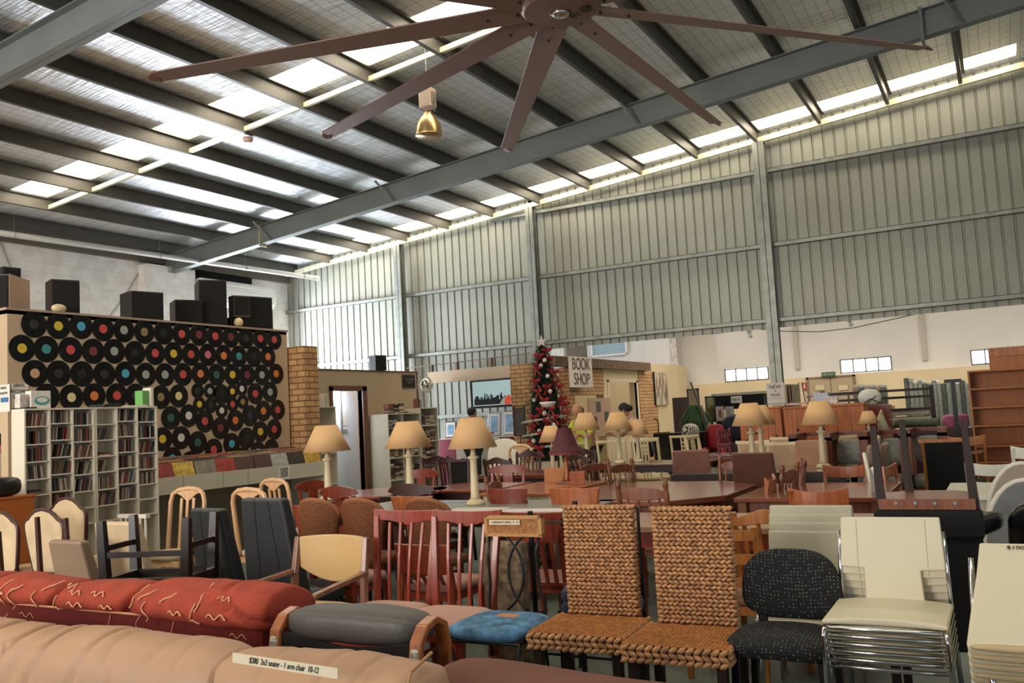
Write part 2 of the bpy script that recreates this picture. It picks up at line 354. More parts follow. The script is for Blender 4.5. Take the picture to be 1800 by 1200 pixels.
# ================= LEFT: RECORD WALL =================
white=mat('white_laminate','#D9D0BC',.5,var=(2,.04)); offw=mat('offwhite_panel','#CDC6B0',.5,var=(2,.05))
black=mat('black_plastic','#0B0A0A',.4); blackc=mat('black_cloth','#110E0D',.9); vinyl=mat('black_vinyl','#060606',.22,spec=.5)
paper=mat('white_paper','#E2DAD0',.8); ink=mat('black_ink','#15120F',.8); bluep=mat('blue_print','#3C6FA0',.6)
RX=-9.0
rw=struct('wall_record',B().box(RX-.12,RX,5.5,9.62,0,2.9).box(-12.6,RX-.12,5.5,5.62,1.62,2.9).box(-12.6,RX-.12,9.5,9.62,0,2.9).box(-12.6,RX,5.5,9.62,2.86,2.9),beige)
struct('wall_record_cap',B().box(RX-.14,RX+.015,5.48,9.64,2.9,2.925),mat('cap','#A9917A',.7))
struct('wall_record_pillar',B().box(RX-.1,RX+.28,9.66,9.95,0,2.68),clay)
LC={'y':('yellow','#D8B638'),'t':('teal','#3F8C8E'),'r':('red','#C94A47'),'d':('dark','#26221F'),'k':('black','#141211'),'g':('gold-brown','#8E7B4E'),'w':('white','#D5D0C4'),'o':('orange','#D97A3C'),
 'p':('pink','#D06E79'),'b':('light blue','#4AA7C4'),'m':('maroon','#7A2F33'),'c':('cream','#DCCB8E'),'n':('navy','#252B4A'),'s':('silver-grey','#9DA39C'),'v':('dark green','#2F5F55'),'a':('tan','#C79A7A')}
def Z1(l): return [(x/3.75,440+y/3.75,c) for x,y,c in l]
def Z2(l): return [(280+x/3,440+y/3,c) for x,y,c in l]
nt=vinyl.node_tree; tg=nt.nodes.new('ShaderNodeTangent'); tg.direction_type='RADIAL'; tg.axis='X'; nt.links.new(tg.outputs[0],nt.nodes['Principled BSDF'].inputs['Tangent']); nt.nodes['Principled BSDF'].inputs['Anisotropic'].default_value=.9
ROWS=[Z1([(224,487,'d'),(385,498,'y'),(535,500,'b'),(680,517,'r'),(817,525,'s'),(951,537,'g'),(1079,543,'k')])+Z2([(118,441,'r'),(209,444,'m'),(295,452,'r'),(377,456,'m'),(457,462,'d'),(533,464,'r'),(606,470,'r')]),
 Z1([(145,645,'y'),(305,650,'t'),(465,655,'r'),(614,664,'m'),(753,664,'s'),(890,675,'k'),(1023,677,'r')])+Z2([(75,544,'y'),(167,548,'r'),(256,550,'p'),(340,555,'o'),(420,558,'t'),(499,560,'k'),(573,560,'o')]),
 Z1([(230,810,'a'),(386,811,'d'),(541,813,'k'),(688,815,'d'),(827,811,'b'),(961,818,'s')])+Z2([(30,655,'s'),(125,653,'r'),(217,650,'o'),(302,655,'v'),(386,655,'y'),(464,656,'m'),(541,656,'s'),(616,650,'o')]),
 Z1([(310,965,'k'),(471,968,'c'),(621,958,'o'),(771,956,'r'),(895,957,'n')])+Z2([(8,773,'g'),(102,767,'c'),(202,740,'d0'),(266,741,'s0'),(328,758,'k1'),(385,743,'y0'),(435,729,'w0'),(506,755,'r'),(584,746,'s')]),
 Z2([(61,882,'v'),(155,871,'w'),(211,811,'y0'),(271,817,'d0'),(329,844,'w0'),(386,811,'r0'),(440,797,'g0'),(240,900,'r'),(323,936,'m'),(401,896,'o'),(478,871,'n'),(549,846,'o'),(624,840,'r')]),
 Z2([(17,994,'y'),(115,987,'w'),(203,1012,'v'),(287,1050,'r'),(382,1019,'b'),(460,989,'d'),(533,955,'y'),(606,943,'r')]),
 Z2([(69,1098,'b'),(163,1118,'k'),(443,1092,'k'),(521,1063,'s'),(592,1048,'d')])]
ORD=['first','second','third','fourth','fifth','sixth','seventh','eighth','ninth','tenth','eleventh','twelfth','thirteenth','fourteenth']
RN=['top row','second row','third row','fourth row','fifth row','sixth row','lowest row']
proto={}
def disc_bm(r,t,n=40):
    return B().lathe([(.004,0),(.004,t),(r*.98,t),(r,t*.6),(r,0)],n=n,M=Matrix.Rotation(PI/2,4,'Y'))
for ri,row in enumerate(ROWS):
    for ci,(px,py,c) in enumerate(row):
        p=at(px,py,'X',RX+.004); small=c.endswith('0'); R_=.1 if small else (.135 if c.endswith('1') else .145); k=c[0]
        nm,hx=LC[k]; key=(k,R_)
        lab='%s record, %s label, %s from left in the %s of the wall'%('small black' if small else 'black vinyl',nm,ORD[ci],RN[ri])
        if key not in proto:
            t=thing('vinyl_record',lab,'record',p,0,'vinyl records on the beige wall')
            b=disc_bm(R_,.003); 
            obj('disc',b,vinyl,t,smooth=False)
            obj('centre_label',disc_bm(R_*(.36 if not small else .42),.0045,20),mat('label_'+k,hx,.6),t)
            proto[key]=t
        else: dup(proto[key],lab,p)
        if k=='s':
            pass
# CD towers (white)
SX=-8.0; cdm=[mat('cd_spine_%d'%i,c,.3) for i,c in enumerate(['#C9C2B2','#3B332E','#6E5A4C','#8A4A42','#A59C8C','#22201E','#4A5A63','#857565'])]
def cdshelf(y0,cols,tops,x1=SX,dep=.2,name='',label=''):
    t=thing('cd_shelf',label,'shelf',(0,0,0)); H=1.81; w=sum(cols); b=B()
    b.box(x1-dep,x1,y0,y0+.016,0,H).box(x1-dep,x1,y0+w-.016,y0+w,0,H); obj('side_panel',b,white,t)
    obj('back_panel',B().box(x1-dep,x1-dep+.006,y0+.016,y0+w-.016,0,H),offw,t)
    obj('top_panel',B().box(x1-dep,x1+.004,y0,y0+w,H,H+.016),white,t)
    y=y0
    for ci,cw in enumerate(cols):
        if ci: obj('divider',B().box(x1-dep+.006,x1,y-.008,y+.008,0,H),white,t)
        for z in tops[ci]: obj('shelf',B().box(x1-dep+.006,x1-.003,y+.008,y+cw-.008,z-.012,z),white,t)
        y+=cw
    return t
def shelfz(px,pys): return [at(px,py,'X',SX).z for py in pys]
# shelf heights read per column (board top edges)
def Z3(x,ys): return shelfz(x/3.53,[680+y/3.53 for y in ys])
colL=[Z3(225,[242,353,461,570,668,760,855]),Z3(375,[222,326,432,538,644,742,842]),Z3(520,[234,336,436,540,646,748,848])]
colR=[Z3(665,[228,325,425,522,630,730,828]),Z3(800,[208,303,400,498,597,694,790]),Z3(930,[212,312,405,505,598,690,785])]
y0=5.045; cols=[.255,.24,.24]; shL=cdshelf(y0,cols,colL,label='white cd shelf of three columns, nearest the orange cabinet')
y1=y0+sum(cols)+.006; colsR=[.25,.245,.25]; shR=cdshelf(y1,colsR,colR,label='white cd shelf of three columns, next to the record bins')
ncd=0; cdproto={}
colnames=['leftmost','second','third','fourth','fifth','rightmost']
fill={0:[1,1,1,1,2,0,0],1:[1,1,1,1,1,1,0],2:[1,1,1,1,1,0,0],3:[0,3,2,3,1,1,0],4:[1,1,1,1,1,1,0],5:[1,1,1,1,1,0,0]}
yy=y0
allc=[(c,cols[c],colL[c],0) for c in range(3)]+[(c+3,colsR[c],colR[c],1) for c in range(3)]
for c,cw,zs,_ in allc:
    if c==3: yy=y1
    for si,z in enumerate(zs[:7]):
        f=fill[c][si]
        if not f: continue
        n={1:10,2:4,3:5}[f]; y=yy+.02; lean=rnd.choice([0,0,.12,.25,-.1])
        for k in range(n):
            if y>yy+cw-.03: break
            m=rnd.randrange(8); th=.0135; 
            lab='thin cd case on the %s shelf down in the %s column of cd shelves'%(ORD[si],colnames[c])
            g='cds on shelf %s of column %s'%(ORD[si],colnames[c])
            if m not in cdproto:
                t=thing('cd_case',lab,'cd',(0,0,0),0,g); obj('case',B().box(-.13,0,-.0048,.0048,0,.12),cdm[m],t); cdproto[m]=t; o=t
            else: o=dup(cdproto[m],lab,(0,0,0),group=g)
            if f==2: o.location=(SX-.03,yy+.08+rnd.uniform(-.01,.01),z+.006+.011*k); o.rotation_euler=(-PI/2,0,0); o.location.y=yy+.18; o.rotation_euler=(PI/2,0,0)
            else:
                a=lean*(.6+.8*k/n) if f==1 else .35
                o.location=(SX-.02-rnd.uniform(0,.015),y+(max(0,-a)*0),z+.0005); o.rotation_euler=(-a,0,0)
            ncd+=1; y+=th*(1.35 if rnd.random()<.8 else 2.4)
    yy+=cw
# things on the CD shelves
H=1.827
def sheet_on(name,label,cat,px0,py0,px1,py1,ax,v,m,th=.003):
    a=at(px0,py0,ax,v); b_=at(px1,py1,ax,v)
    if ax=='X': b=B().box(v,v+th,a.y,b_.y,b_.z,a.z)
    else: b=B().box(a.x,b_.x,v-th,v,b_.z,a.z)
    return tag(obj(name,b,m),label,cat)
t=sheet_on('paper_notice','white paper notice with a blue bar on the record wall above the cd shelf','notice',20,674,50,716,'X',RX+.002,paper)
p=at(34,677.5,'X',RX+.007); text('lettering','VINYL',.045,ink,textM(p,PI/2),t); p=at(35,687.5,'X',RX+.007); text('lettering','RECORDS',.045,ink,textM(p,PI/2),t)
a=at(24,694,'X',RX+.006);b_=at(43,701,'X',RX+.006); obj('blue_bar',B().box(RX+.005,RX+.007,a.y,b_.y,b_.z,a.z),bluep,t)
t=sheet_on('paper_notice','white paper notice with a blue bar on the end face of the record room','notice',-2,677,17.5,723,'Y',5.498,paper)
p=at(6,682,'Y',5.49); text('lettering','VINYL',.04,ink,textM(p,0),t); p=at(6,691,'Y',5.49); text('lettering','ALBUMS',.036,ink,textM(p,0),t)
a=at(1,699,'Y',5.49);b_=at(14,706,'Y',5.49); obj('blue_bar',B().box(a.x,b_.x,5.49,5.494,b_.z,a.z),bluep,t)
def boxthing(name,label,cat,c,d,m,rz=0,bev=.004,group=None):
    o=obj(name,B().box(-d[0]/2,d[0]/2,-d[1]/2,d[1]/2,0,d[2]),m,bev=bev,loc=c,rotz=rz); return tag(o,label,cat,group)
q=at(70,722,'X',SX-.1); t=boxthing('radio_box','pale box with a teal oval picture standing on the cd shelf','box',(SX-.12,5.26,H),(.09,.2,.17),paper)
o=obj('teal_oval',B().lathe([(.001,0),(.07,0),(.07,.003),(.001,.003)],n=24,M=Matrix.Rotation(PI/2,4,'Y')@Matrix.Diagonal((.6,1.1,1,1))),mat('teal_print','#4E9C93',.5),t,loc=(.045,.01,.075))
o=obj('oval_centre',B().lathe([(.001,0),(.05,0),(.05,.002),(.001,.002)],n=24,M=Matrix.Rotation(PI/2,4,'Y')@Matrix.Diagonal((.5,1.1,1,1))),paper,t,loc=(.048,.01,.083))
boxthing('box','small white patterned box beside the teal oval box','box',(SX-.13,5.1,H),(.08,.08,.14),mat('patterned_white','#CFC6BC',.7,var=(40,.35)))
boxthing('black_tray','flat black tray lying on the near end of the cd shelf','tray',(SX-.1,5.12,H),(.18,.12,.014),black)
boxthing('folder','black folder lying on top of the cd shelves','folder',(SX-.1,5.98,H),(.18,.26,.03),black,.25)
boxthing('folder','thin white folder lying on top of the cd shelves','folder',(SX-.1,6.3,H),(.18,.24,.012),paper,-.1)
boxthing('book','green book standing on the cd shelf beside the records','book',(SX-.1,6.42,H),(.1,.1,.17),mat('green_cover','#6FAE5C',.5),.2)
boxthing('book','white book standing behind the green book on the cd shelf','book',(SX-.1,6.5,H),(.12,.04,.2),paper,.1)
# orange cabinet + black stuff at the left edge
org=mat('orange_laminate','#A75A22',.45,var=(3,.06)); CX=-7.62; a=at(0,876,'X',CX); b_=at(61,868,'X',CX); z1=b_.z
c=thing('cabinet','orange brown cabinet at the left edge of the cd shelves','cabinet',(CX-.9,4.15,0)); w_=.9; ly=b_.y-4.15
obj('body',B().box(0,w_,0,ly,.0,z1-.02),org,c,bev=.004); obj('top',B().box(-.01,w_+.01,-.01,ly+.01,z1-.02,z1),org,c,bev=.003)
for i,(dx,sx,sy,h) in enumerate([(w_-.14,.25,.3,.17),(w_-.4,.26,.3,.12),(w_-.66,.2,.3,.15)]):
    tag(obj('leather_bag',B().pillow((0,0,h/2),(sx,sy,h),.6,14,8),mat('black_leather_shiny','#0E0D0D',.35),smooth=True,loc=(c.location.x+dx,c.location.y+ly-.22-.05*i,z1)),['black bag at the right end of the orange cabinet','black bag in the middle of the orange cabinet','black bag at the far left on the orange cabinet'][i],'bag','black bags on the orange cabinet')
# room interior dark hatch + guitar
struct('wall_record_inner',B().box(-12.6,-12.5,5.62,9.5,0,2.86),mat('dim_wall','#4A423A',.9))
p=at(10,788,'Y',5.75); g=thing('guitar','red glossy electric guitar body in the dark hatch','guitar',(p.x,p.y,p.z-.05))
obj('body',B().prism([(-.2,0),(-.12,-.06),(.1,-.05),(.2,.02),(.2,.09),(.06,.1),(-.1,.1),(-.18,.06)],.05),mat('red_lacquer','#8E1F16',.2,coat=.6),g,bev=.015)
obj('neck',B().box(-.75,-.18,-.02,.02,.02,.05),wood('maple','#9A6B3A'),g)
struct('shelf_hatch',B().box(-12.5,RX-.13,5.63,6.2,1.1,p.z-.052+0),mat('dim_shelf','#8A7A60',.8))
# record bins along the wall
bt=1.03; bf=-8.35; bb=thing('record_bin_counter','long white record bin counter under the record wall','counter',(0,0,0))
obj('front_panel',B().box(bf-.02,bf,6.6,9.62,.84,bt),offw,bb); 
for y in(7.75,8.15,7.15): obj('panel_joint',B().box(bf,bf+.003,y,y+.012,.84,bt),mat('joint','#A8A18C',.6),bb)
obj('bottom',B().box(RX+.01,bf-.02,6.6,9.62,.84,.86),offw,bb); obj('end_panel',B().box(RX+.01,bf-.02,6.6,6.62,.0,bt),offw,bb); obj('end_panel',B().box(RX+.01,bf-.02,9.6,9.62,.0,bt),offw,bb)
obj('rear_panel',B().box(RX+.01,RX+.02,6.6,9.62,0,.84),mat('bin_back','#8C7B68',.8),bb)
sl=['#6B4A3A','#B83A2E','#C8A23C','#8A6F5A','#3A302A','#A88B74','#8E8478','#5B3A34','#9C3C38','#7B6A5E']
slm=[mat('sleeve_%d'%i,c,.5,var=(9,.3)) for i,c in enumerate(sl)]; sp={}
cols_=9; sleeves_=0
for c in range(cols_):
    yc=6.98+.315*c; 
    if yc>9.5: break
    for k in range(9):
        m=rnd.choice([0,1,3,4,5,7,8,9,2,6]); xx=-8.43-.055*k; a_=.28+.02*rnd.random()
        lab='record sleeve in the %s stack of the bins, counted from the pink box'%ORD[c]; g='record sleeves in bin %s'%ORD[c]
        fm=slm[m]
        if k==0 and c in(1,3,6): fm=[mat('yellow_sleeve','#CFAE4E',.5,var=(14,.5)),mat('red_sleeve','#A33A2F',.5,var=(12,.5)),mat('grey_sleeve','#A9ADA6',.5,var=(16,.4))][(1,3,6).index(c)]; lab=['yellow illustrated','red illustrated','grey and white printed'][(1,3,6).index(c)]+' record sleeve at the front of the bins'; g=None
        if fm.name not in sp: o=obj('record_sleeve',B().box(-.004,.004,-.152,.152,0,.31),fm); sp[fm.name]=o
        else: o=sp[fm.name].copy(); COL.objects.link(o)
        tag(o,lab,'record sleeve',g)
        if g is None and 'group' in o: del o['group']
        o.location=(xx,yc+rnd.uniform(-.008,.008),.885+.008*k); o.rotation_euler=(0,-a_,rnd.uniform(-.03,.03))
t=boxthing('box','pink and white box at the near end of the record bins','box',(-8.5,6.68,.9),(.26,.12,.22),mat('pink_card','#C7375A',.5))
t=sheet_on('paper_notice','white paper notice with printed lines on the record bin front','notice',489,821,510,841,'X',bf+.002,paper)
p=at(499.5,830,'X',bf+.008); text('lettering','RECORDS\nALBUMS\nMUST BE\nSORTED',.034,ink,textM(p,PI/2),t)
# speakers on top of the record room
def speaker(label,x,y,z,sx,sy,h,rz=0,m=black,grille=True,pale=False,tilt=0):
    t=thing('loudspeaker',label,'speaker',(x,y,z),rz)
    obj('cabinet',B().box(-sx/2,sx/2,-sy/2,sy/2,0,h),m,t,bev=.006)
    obj('grille',B().box(sx/2,sx/2+.012,-sy/2+.015,sy/2-.015,.03,h-.02),blackc,t,bev=.004)
    return t
vb=mat('dark_vinyl_veneer','#1A1312',.5); tan=mat('pale_veneer','#A5805B',.5,var=(3,.08,(8,8,1)))
T=2.925
s1=speaker('large floor speaker with a pale wood side, leftmost on the record room',-9.72,5.86,T,.5,.42,.44,-PI/2+.6,vb)
obj('side_veneer',B().box(-.25,.25,.21,.214,0,.44),tan,s1)
speaker('small black speaker stacked on the pale-sided speaker',-9.7,5.95,T+.44,.15,.2,.12,-.1,vb)
speaker('upright dark speaker with a curved grille, second from the left',-9.3,6.33,T,.26,.3,.4,-.35,mat('brown_black','#221A18',.5))
s3=speaker('dark monitor speaker with slanted front standing alone mid wall',-9.28,7.38,T,.34,.4,.36,-.25,vb)
speaker('low wide black speaker left of the tallest one',-9.35,8.12,T,.34,.34,.33,-.5,vb)
speaker('tallest black speaker on the record room',-9.3,8.5,T,.42,.36,.62,-.6,vb)
speaker('open grey speaker with tilted front beside the tallest one',-9.12,8.84,T+.14,.16,.24,.3,-.3,mat('grey_brown_plastic','#57493F',.5))
speaker('black speaker carrying the tilted grey speaker',-9.2,8.84,T,.22,.26,.14,-.3,vb)
speaker('wide black speaker with a grey rim, rightmost on the record room',-9.18,9.2,T,.22,.42,.46,-.25,mat('speaker_rim','#2A2A28',.4))
t=thing('globe_lamp','cream globe lamp between the right-hand speakers','lamp',(-9.05,8.75,T)); obj('globe',B().pillow((0,0,.065),(.13,.13,.13),1,16,10),mat('cream_glass','#D8C39A',.3),t,smooth=True); obj('base',B().cyl((0,0,-.0),(0,0,.02),.04),black,t)
t=thing('globe_lamp','pale half round lamp in front of the upright speaker','lamp',(-9.06,6.12,T)); obj('globe',B().pillow((0,0,.045),(.11,.17,.1),1,16,10),mat('cream_glass',0),t,smooth=True); obj('base',B().cyl((0,0,-.0),(0,0,.02),.04),black,t)
# ================= BACK LEFT: PARTITION, BOOKS, BOOK SHOP =================
PXX=-11.5
struct('wall_partition',B().box(PXX-.1,PXX,11.3,13.5,0,2.6).box(PXX-.1,PXX,14.42,16.4,0,2.6).box(PXX-.1,PXX,13.5,14.42,2.2,2.6).box(-16,PXX,11.2,11.3,0,2.6),beige)
struct('trim_3',B().box(PXX-.11,PXX+.015,11.3,16.4,2.6,2.63).box(PXX-.02,PXX+.02,16.38,16.42,0,2.63),mat('dark_edge','#6A4A3A',.6))
bw=wood('brown_door_frame','#6E4230',.45)
struct('door_1',B().box(PXX-.12,PXX+.03,13.42,13.5,0,2.28).box(PXX-.12,PXX+.03,14.42,14.56,0,2.28).box(PXX-.12,PXX+.03,13.42,14.56,2.2,2.3),bw)
dl=struct('door_2',B().box(PXX-.45,PXX-.4,13.0,15.4,0,2.4),mat('white_door','#E3E8EF',.5)); 
b=B().box(PXX-.4,PXX-.37,14.2,14.23,1.2,2.35).cyl((PXX-.38,14.2,1.42),(PXX-.38,14.38,1.42),.012).cyl((PXX-.38,14.2,1.38),(PXX-.38,14.2,1.15),.01); obj('door_handle',b,galv,dl)
obj('white_notice',B().box(PXX-.4,PXX-.395,14.26,14.44,1.5,1.8),paper,dl)
area('fill_light_door',(PXX-.15,13.7,2.15),(0,math.radians(50),0),.2,.8,22,(.85,.92,1))  # small unseen lamp added to brighten the white door leaf
p=at(719,670,'X',PXX+.02); t=thing('chalkboard','small dark framed chalkboard high on the beige partition','board',(PXX,p.y,p.z))
obj('frame',B().box(0,.03,-.23,.23,-.15,.15),wood('dark_frame','#2B1A16'),t,bev=.004); obj('slate',B().box(.03,.034,-.2,.2,-.12,.12),mat('slate','#1C1916',.8),t)
text('lettering','COLLECTABLES\nON SALE\nHERE',.05,mat('chalk','#8C8078',.9),textM((.036,0,0),PI/2),t)
p=at(660,651,'Z',2.63); sp_=speaker('black speaker standing alone on top of the beige partition',PXX-.05,p.y+.1,2.63,.22,.3,.32,-.2)
t=thing('convex_mirror','round silver security dome mirror at the end of the partition','mirror',at(752,676,'X',-11.3))
obj('dome',B().pillow((-.02,0,0),(.26,.34,.34),1,28,18),mat('mirror_silver','#E8E2DC',.08,1),t,smooth=True)
obj('rim',B().tube([(0,.172*math.cos(a),.172*math.sin(a)) for a in[i*2*PI/24 for i in range(24)]],.01,6,True),white,t)
# bookcases
def bookcase(name,label,x0,x1,y0,y1,h,zs,div=(),face='X',m=None):
    m=m or white; t=thing(name,label,'bookcase',(0,0,0)); th=.02
    obj('side_panel',B().box(x0,x1,y0,y0+th,0,h),m,t); obj('side_panel',B().box(x0,x1,y1-th,y1,0,h),m,t)
    obj('back_panel',B().box(x0,x0+.01,y0+th,y1-th,0,h),m,t); obj('top_panel',B().box(x0,x1+.01,y0,y1,h,h+th),m,t)
    for z in zs: obj('shelf',B().box(x0+.01,x1-.005,y0+th,y1-th,z-th,z),m,t)
    for d in div: obj('divider',B().box(x0+.01,x1-.003,d-.01,d+.01,0,h),m,t)
    return t
bookcase('bookcase','white bookcase crammed with paperbacks right of the brown door frame',-11.46,-11.0,14.6,15.74,1.68,[.35,.8,1.24],[15.12])
bookcase('bookcase','tall white bookcase end unit under the dome mirror',-11.4,-11.0,15.76,16.42,1.78,[.35,.74,1.08,1.42])
bookcase('bookcase','cream shelf unit between the brick pillar and the door',-11.45,-11.0,12.0,13.0,1.86,[.45,1.03,1.3])
bm=[mat('book_%d'%i,c,.6) for i,c in enumerate(['#B9AA94','#6B3F34','#3A342F','#8E7F6C','#CFC4B0','#5E4B44','#A39A8E','#2E2A2C','#8F5A4A'])]; bp={}
def book(x,y,z,lying,label,g,h=.18):
    m=rnd.randrange(9)
    if m not in bp: o=tag(obj('book',B().box(-.12,0,-.014,.014,0,.18),bm[m],bev=.001),label,'book',g); bp[m]=o
    else: o=bp[m].copy(); COL.objects.link(o); o['label']=label; o['group']=g
    o.location=(x,y,z); o.rotation_euler=(PI/2,0,0) if lying else (0,0,0); o.scale=(1,1,h/.18)
def bookrow(x,y0,y1,z,lab,g,lying=0,n=99,top=.3):
    y=y0
    while y<y1-.02 and n>0:
        if lying:
            zz=z+.015
            while zz<z+top: book(x-rnd.uniform(0,.03),y+.17,zz,True,lab,g,rnd.uniform(.15,.17)); zz+=.0295
            y+=.185
        else: book(x-rnd.uniform(0,.02),y,z,False,lab,g,rnd.uniform(.15,.2)); y+=.0295
        n-=1
A='paperback stacked in the left half, %s shelf of the white bookcase'
for i,(z,top) in enumerate([(.8,.33),(1.24,.33),(.35,.33)]):
    n=['second highest','highest','third highest'][i]; g='paperbacks on the %s shelf'%n
    bookrow(-11.03,14.64,15.08,z,A%n,g,1,99,top); bookrow(-11.03,15.15,15.66,z,'paperback stacked in the right half, %s shelf of the white bookcase'%n,g+' right',1,99,top*.8)
for i,z in enumerate([.35,.74,1.08,1.42]):
    n=['lowest','third highest','second highest','highest'][i]
    bookrow(-11.03,15.8,16.3,z,'book on the %s shelf of the bookcase under the dome mirror'%n,'books %s shelf under the mirror'%n,1,99,.24)
bookrow(-11.08,14.75,15.3,1.70,'book in the pile on top of the white bookcase','books piled on the bookcase',1,99,.2)
bookrow(-11.08,15.3,15.6,1.70,'open book lying on top of the white bookcase','books lying open on the bookcase',1,1,.03)
bookrow(-11.1,15.85,16.3,1.80,'dark book standing on top of the mirror bookcase','books on top of the mirror bookcase',0,5)
t=thing('picture_frame','small black framed certificate on top of the cream shelf unit','picture',(-11.1,12.5,1.88)); obj('frame',B().box(-.015,.015,-.13,.13,0,.22),black,t,bev=.004); obj('sheet',B().box(.015,.018,-.08,.08,.04,.18),mat('pale_print','#B9BEB0',.7),t)
for dy,c,lab in((-.3,'#A97C4A','wooden box on the cream shelf unit, beside the brick pillar'),(.22,'#DDD2BC','white book standing right of the certificate'),(.32,'#CFC3A6','cream book standing right of the white book')):
    boxthing('box' if dy<0 else 'book',lab,'box' if dy<0 else 'book',(-11.1,12.5+dy,1.88),(.14,.08 if dy>0 else .14,.24),mat('c_'+c,c,.6))
boxthing('toy','dark green toy on the middle shelf of the cream unit','toy',(-11.15,12.3,1.3),(.15,.2,.16),mat('dark_green','#1D2A20',.5),bev=.03)
for dy in(.2,.45): 
    t=thing('glass_bowl','clear glass bowl on the lower shelf of the cream unit, %s'%('left' if dy<.3 else 'right'),'bowl',(-11.12,12.1+dy,1.03),0)
    obj('bowl',B().lathe([(.03,0),(.08,.03),(.09,.1),(.085,.1),(.075,.035),(.03,.01)],n=16),mat('glass','#E8EEEA',.05,trans=.9),t,smooth=True)
# beige beam + brick pillar + TV + pictures
struct('beam_beige',B().box(PXX,-9.15,16.85,17.0,2.36,2.62),beige)
struct('wall_brick_pillar',B().box(-9.15,-8.62,16.5,17.1,0,2.6),clay)
struct('trim_4',B().beam((-12.3,17.15,2.78),(-9.0,17.15,2.86),.03,.02).box(-11.6,-11.56,17.1,17.2,2.6,2.8).box(-10.9,-10.86,17.1,17.2,2.6,2.82).box(-10.0,-9.95,17.1,17.2,2.6,2.84),mat('rust_rail','#6E5444',.7))
t=thing('television','wide dark framed screen showing black figures under a pale sky','television',(-9.72,16.7,1.72))
w2=.55; obj('frame',B().box(-w2,w2,-.05,.02,0,.62),mat('dark_brown_frame','#2A1B18',.4),t,bev=.008)
obj('screen',B().box(-w2+.07,w2-.07,-.055,-.05,.05,.58),mat('pale_blue_screen','#A9C4C4',.3,emit=('#A8C8CC',.35)),t)
b=B()
for i in range(34):
    x=-w2+.12+i*.026; h=rnd.uniform(.1,.3) if i<30 else .1; b.box(x-.014,x+.014,-.058,-.055,.07,.07+h*.75).pillow((x,-.057,.08+h*.75),(.03,.004,.04),1,8,6)
obj('dark_figures',b,mat('figure_black','#1B1F24',.6),t)
obj('orange_flag',B().prism([(w2-.24,.06),(w2-.09,.05),(w2-.06,.16),(w2-.1,.27),(w2-.2,.22)],.004,Matrix.Translation((0,-.06,0))),mat('orange_red','#D9502E',.5,emit=('#D9502E',.25)),t)
obj('white_flag',B().prism([(w2-.36,.06),(w2-.24,.06),(w2-.2,.22),(w2-.28,.19)],.004,Matrix.Translation((0,-.06,0))),mat('pale_flag','#CFCFCB',.5),t)
# shelf under the pictures and leaning frames
boxthing('bench','low white bench carrying the leaning framed pictures','bench',(-10.2,16.9,0),(1.95,.35,1.1),white)
boxthing('panel','pink panel standing in front of the white bench','panel',(-10.9,16.6,0),(.42,.04,1.08),mat('pink_panel','#B5566C',.6))
boxthing('panel','dark red panel standing in front of the white bench','panel',(-9.3,16.6,0),(.5,.04,1.08),mat('maroon_panel','#5B2530',.6))
blu=mat('blue_print_picture','#86A9C9',.4,var=(6,.4)); sil=mat('silver_frame','#9A9C9E',.35,.7)
for i,(x,w_,h_,fm,lab) in enumerate([(-10.92,.3,.38,wood('brown_frame','#5A4436'),'framed print with a blue shape, leftmost of the leaning pictures'),(-10.5,.28,.4,sil,'framed print half hidden by the lamp shade'),(-9.78,.32,.52,sil,'silver framed blue print, third of the leaning pictures'),(-9.36,.42,.54,sil,'silver framed blue seascape print, rightmost of the leaning pictures')]):
    t=thing('framed_picture',lab,'picture',(x,16.78,1.1)); t.rotation_euler=(-.12,0,0)
    obj('frame',B().box(-w_/2,w_/2,-.012,.012,0,h_),fm,t,bev=.004); obj('mount',B().box(-w_/2+.03,w_/2-.03,-.015,-.012,.03,h_-.03),paper,t); obj('print',B().box(-w_/2+.07,w_/2-.07,-.018,-.015,.08,h_-.08),blu,t)
# dark screen on a stand
t=thing('display_stand','dark framed panel on a thin stand beside the tree','stand',at(917,800,'Y',15.6)-Vector((0,0,0))); t.location.z=0
obj('panel',B().box(-.11,.11,-.015,.015,1.15,1.68),mat('smoky_panel','#4A4038',.4),t); obj('frame',B().box(-.13,-.11,-.02,.02,1.13,1.7).box(.11,.13,-.02,.02,1.13,1.7).box(-.13,.13,-.02,.02,1.11,1.13).box(-.13,.13,-.02,.02,1.7,1.72),black,t); obj('pole',B().cyl((0,0,0),(0,0,1.12),.012).cyl((0,0,0),(0,0,.02),.12),black,t)
# ---- book shop (facade X=-8.2)
FX=-8.2
struct('wall_bookshop',B().box(FX-.2,FX,19.25,19.6,0,2.7).box(FX-.2,FX,19.6,21.4,1.98+.25,2.7).box(FX-.2,FX,21.4,21.55,0,2.7).box(FX-.2,FX,22.85,25.6,0,2.72).box(FX-.2,FX,19.6,21.4,0,.95),cream)
struct('wall_bookshop_brick',B().box(FX-.22,FX+.02,17.35,19.25,1.9,2.5).box(FX-.22,FX+.02,21.55,22.85,0,2.5).box(FX-.22,FX+.02,17.35,17.6,0,1.9),clay)
struct('wall_bookshop_back',B().box(-12,-11.9,17.5,25,0,2.7).box(-12,FX-.2,24.9,25,0,2.7).box(-12,FX-.2,17.45,17.5,0,2.5),cream)
tr=mat('rust_brown_iron','#7A6248',.6,var=(8,.25))
b=B(); 
for i in range(60):
    y=16.3+i*.095; b.box(FX-.05,FX+.22,y,y+.055,2.52+.0*i,2.7)
b.box(FX-.05,FX+.2,16.3,22,2.66,2.7).box(FX-.05,FX+.21,16.3,22,2.5,2.53)
struct('trim_bookshop_canopy',b,tr)
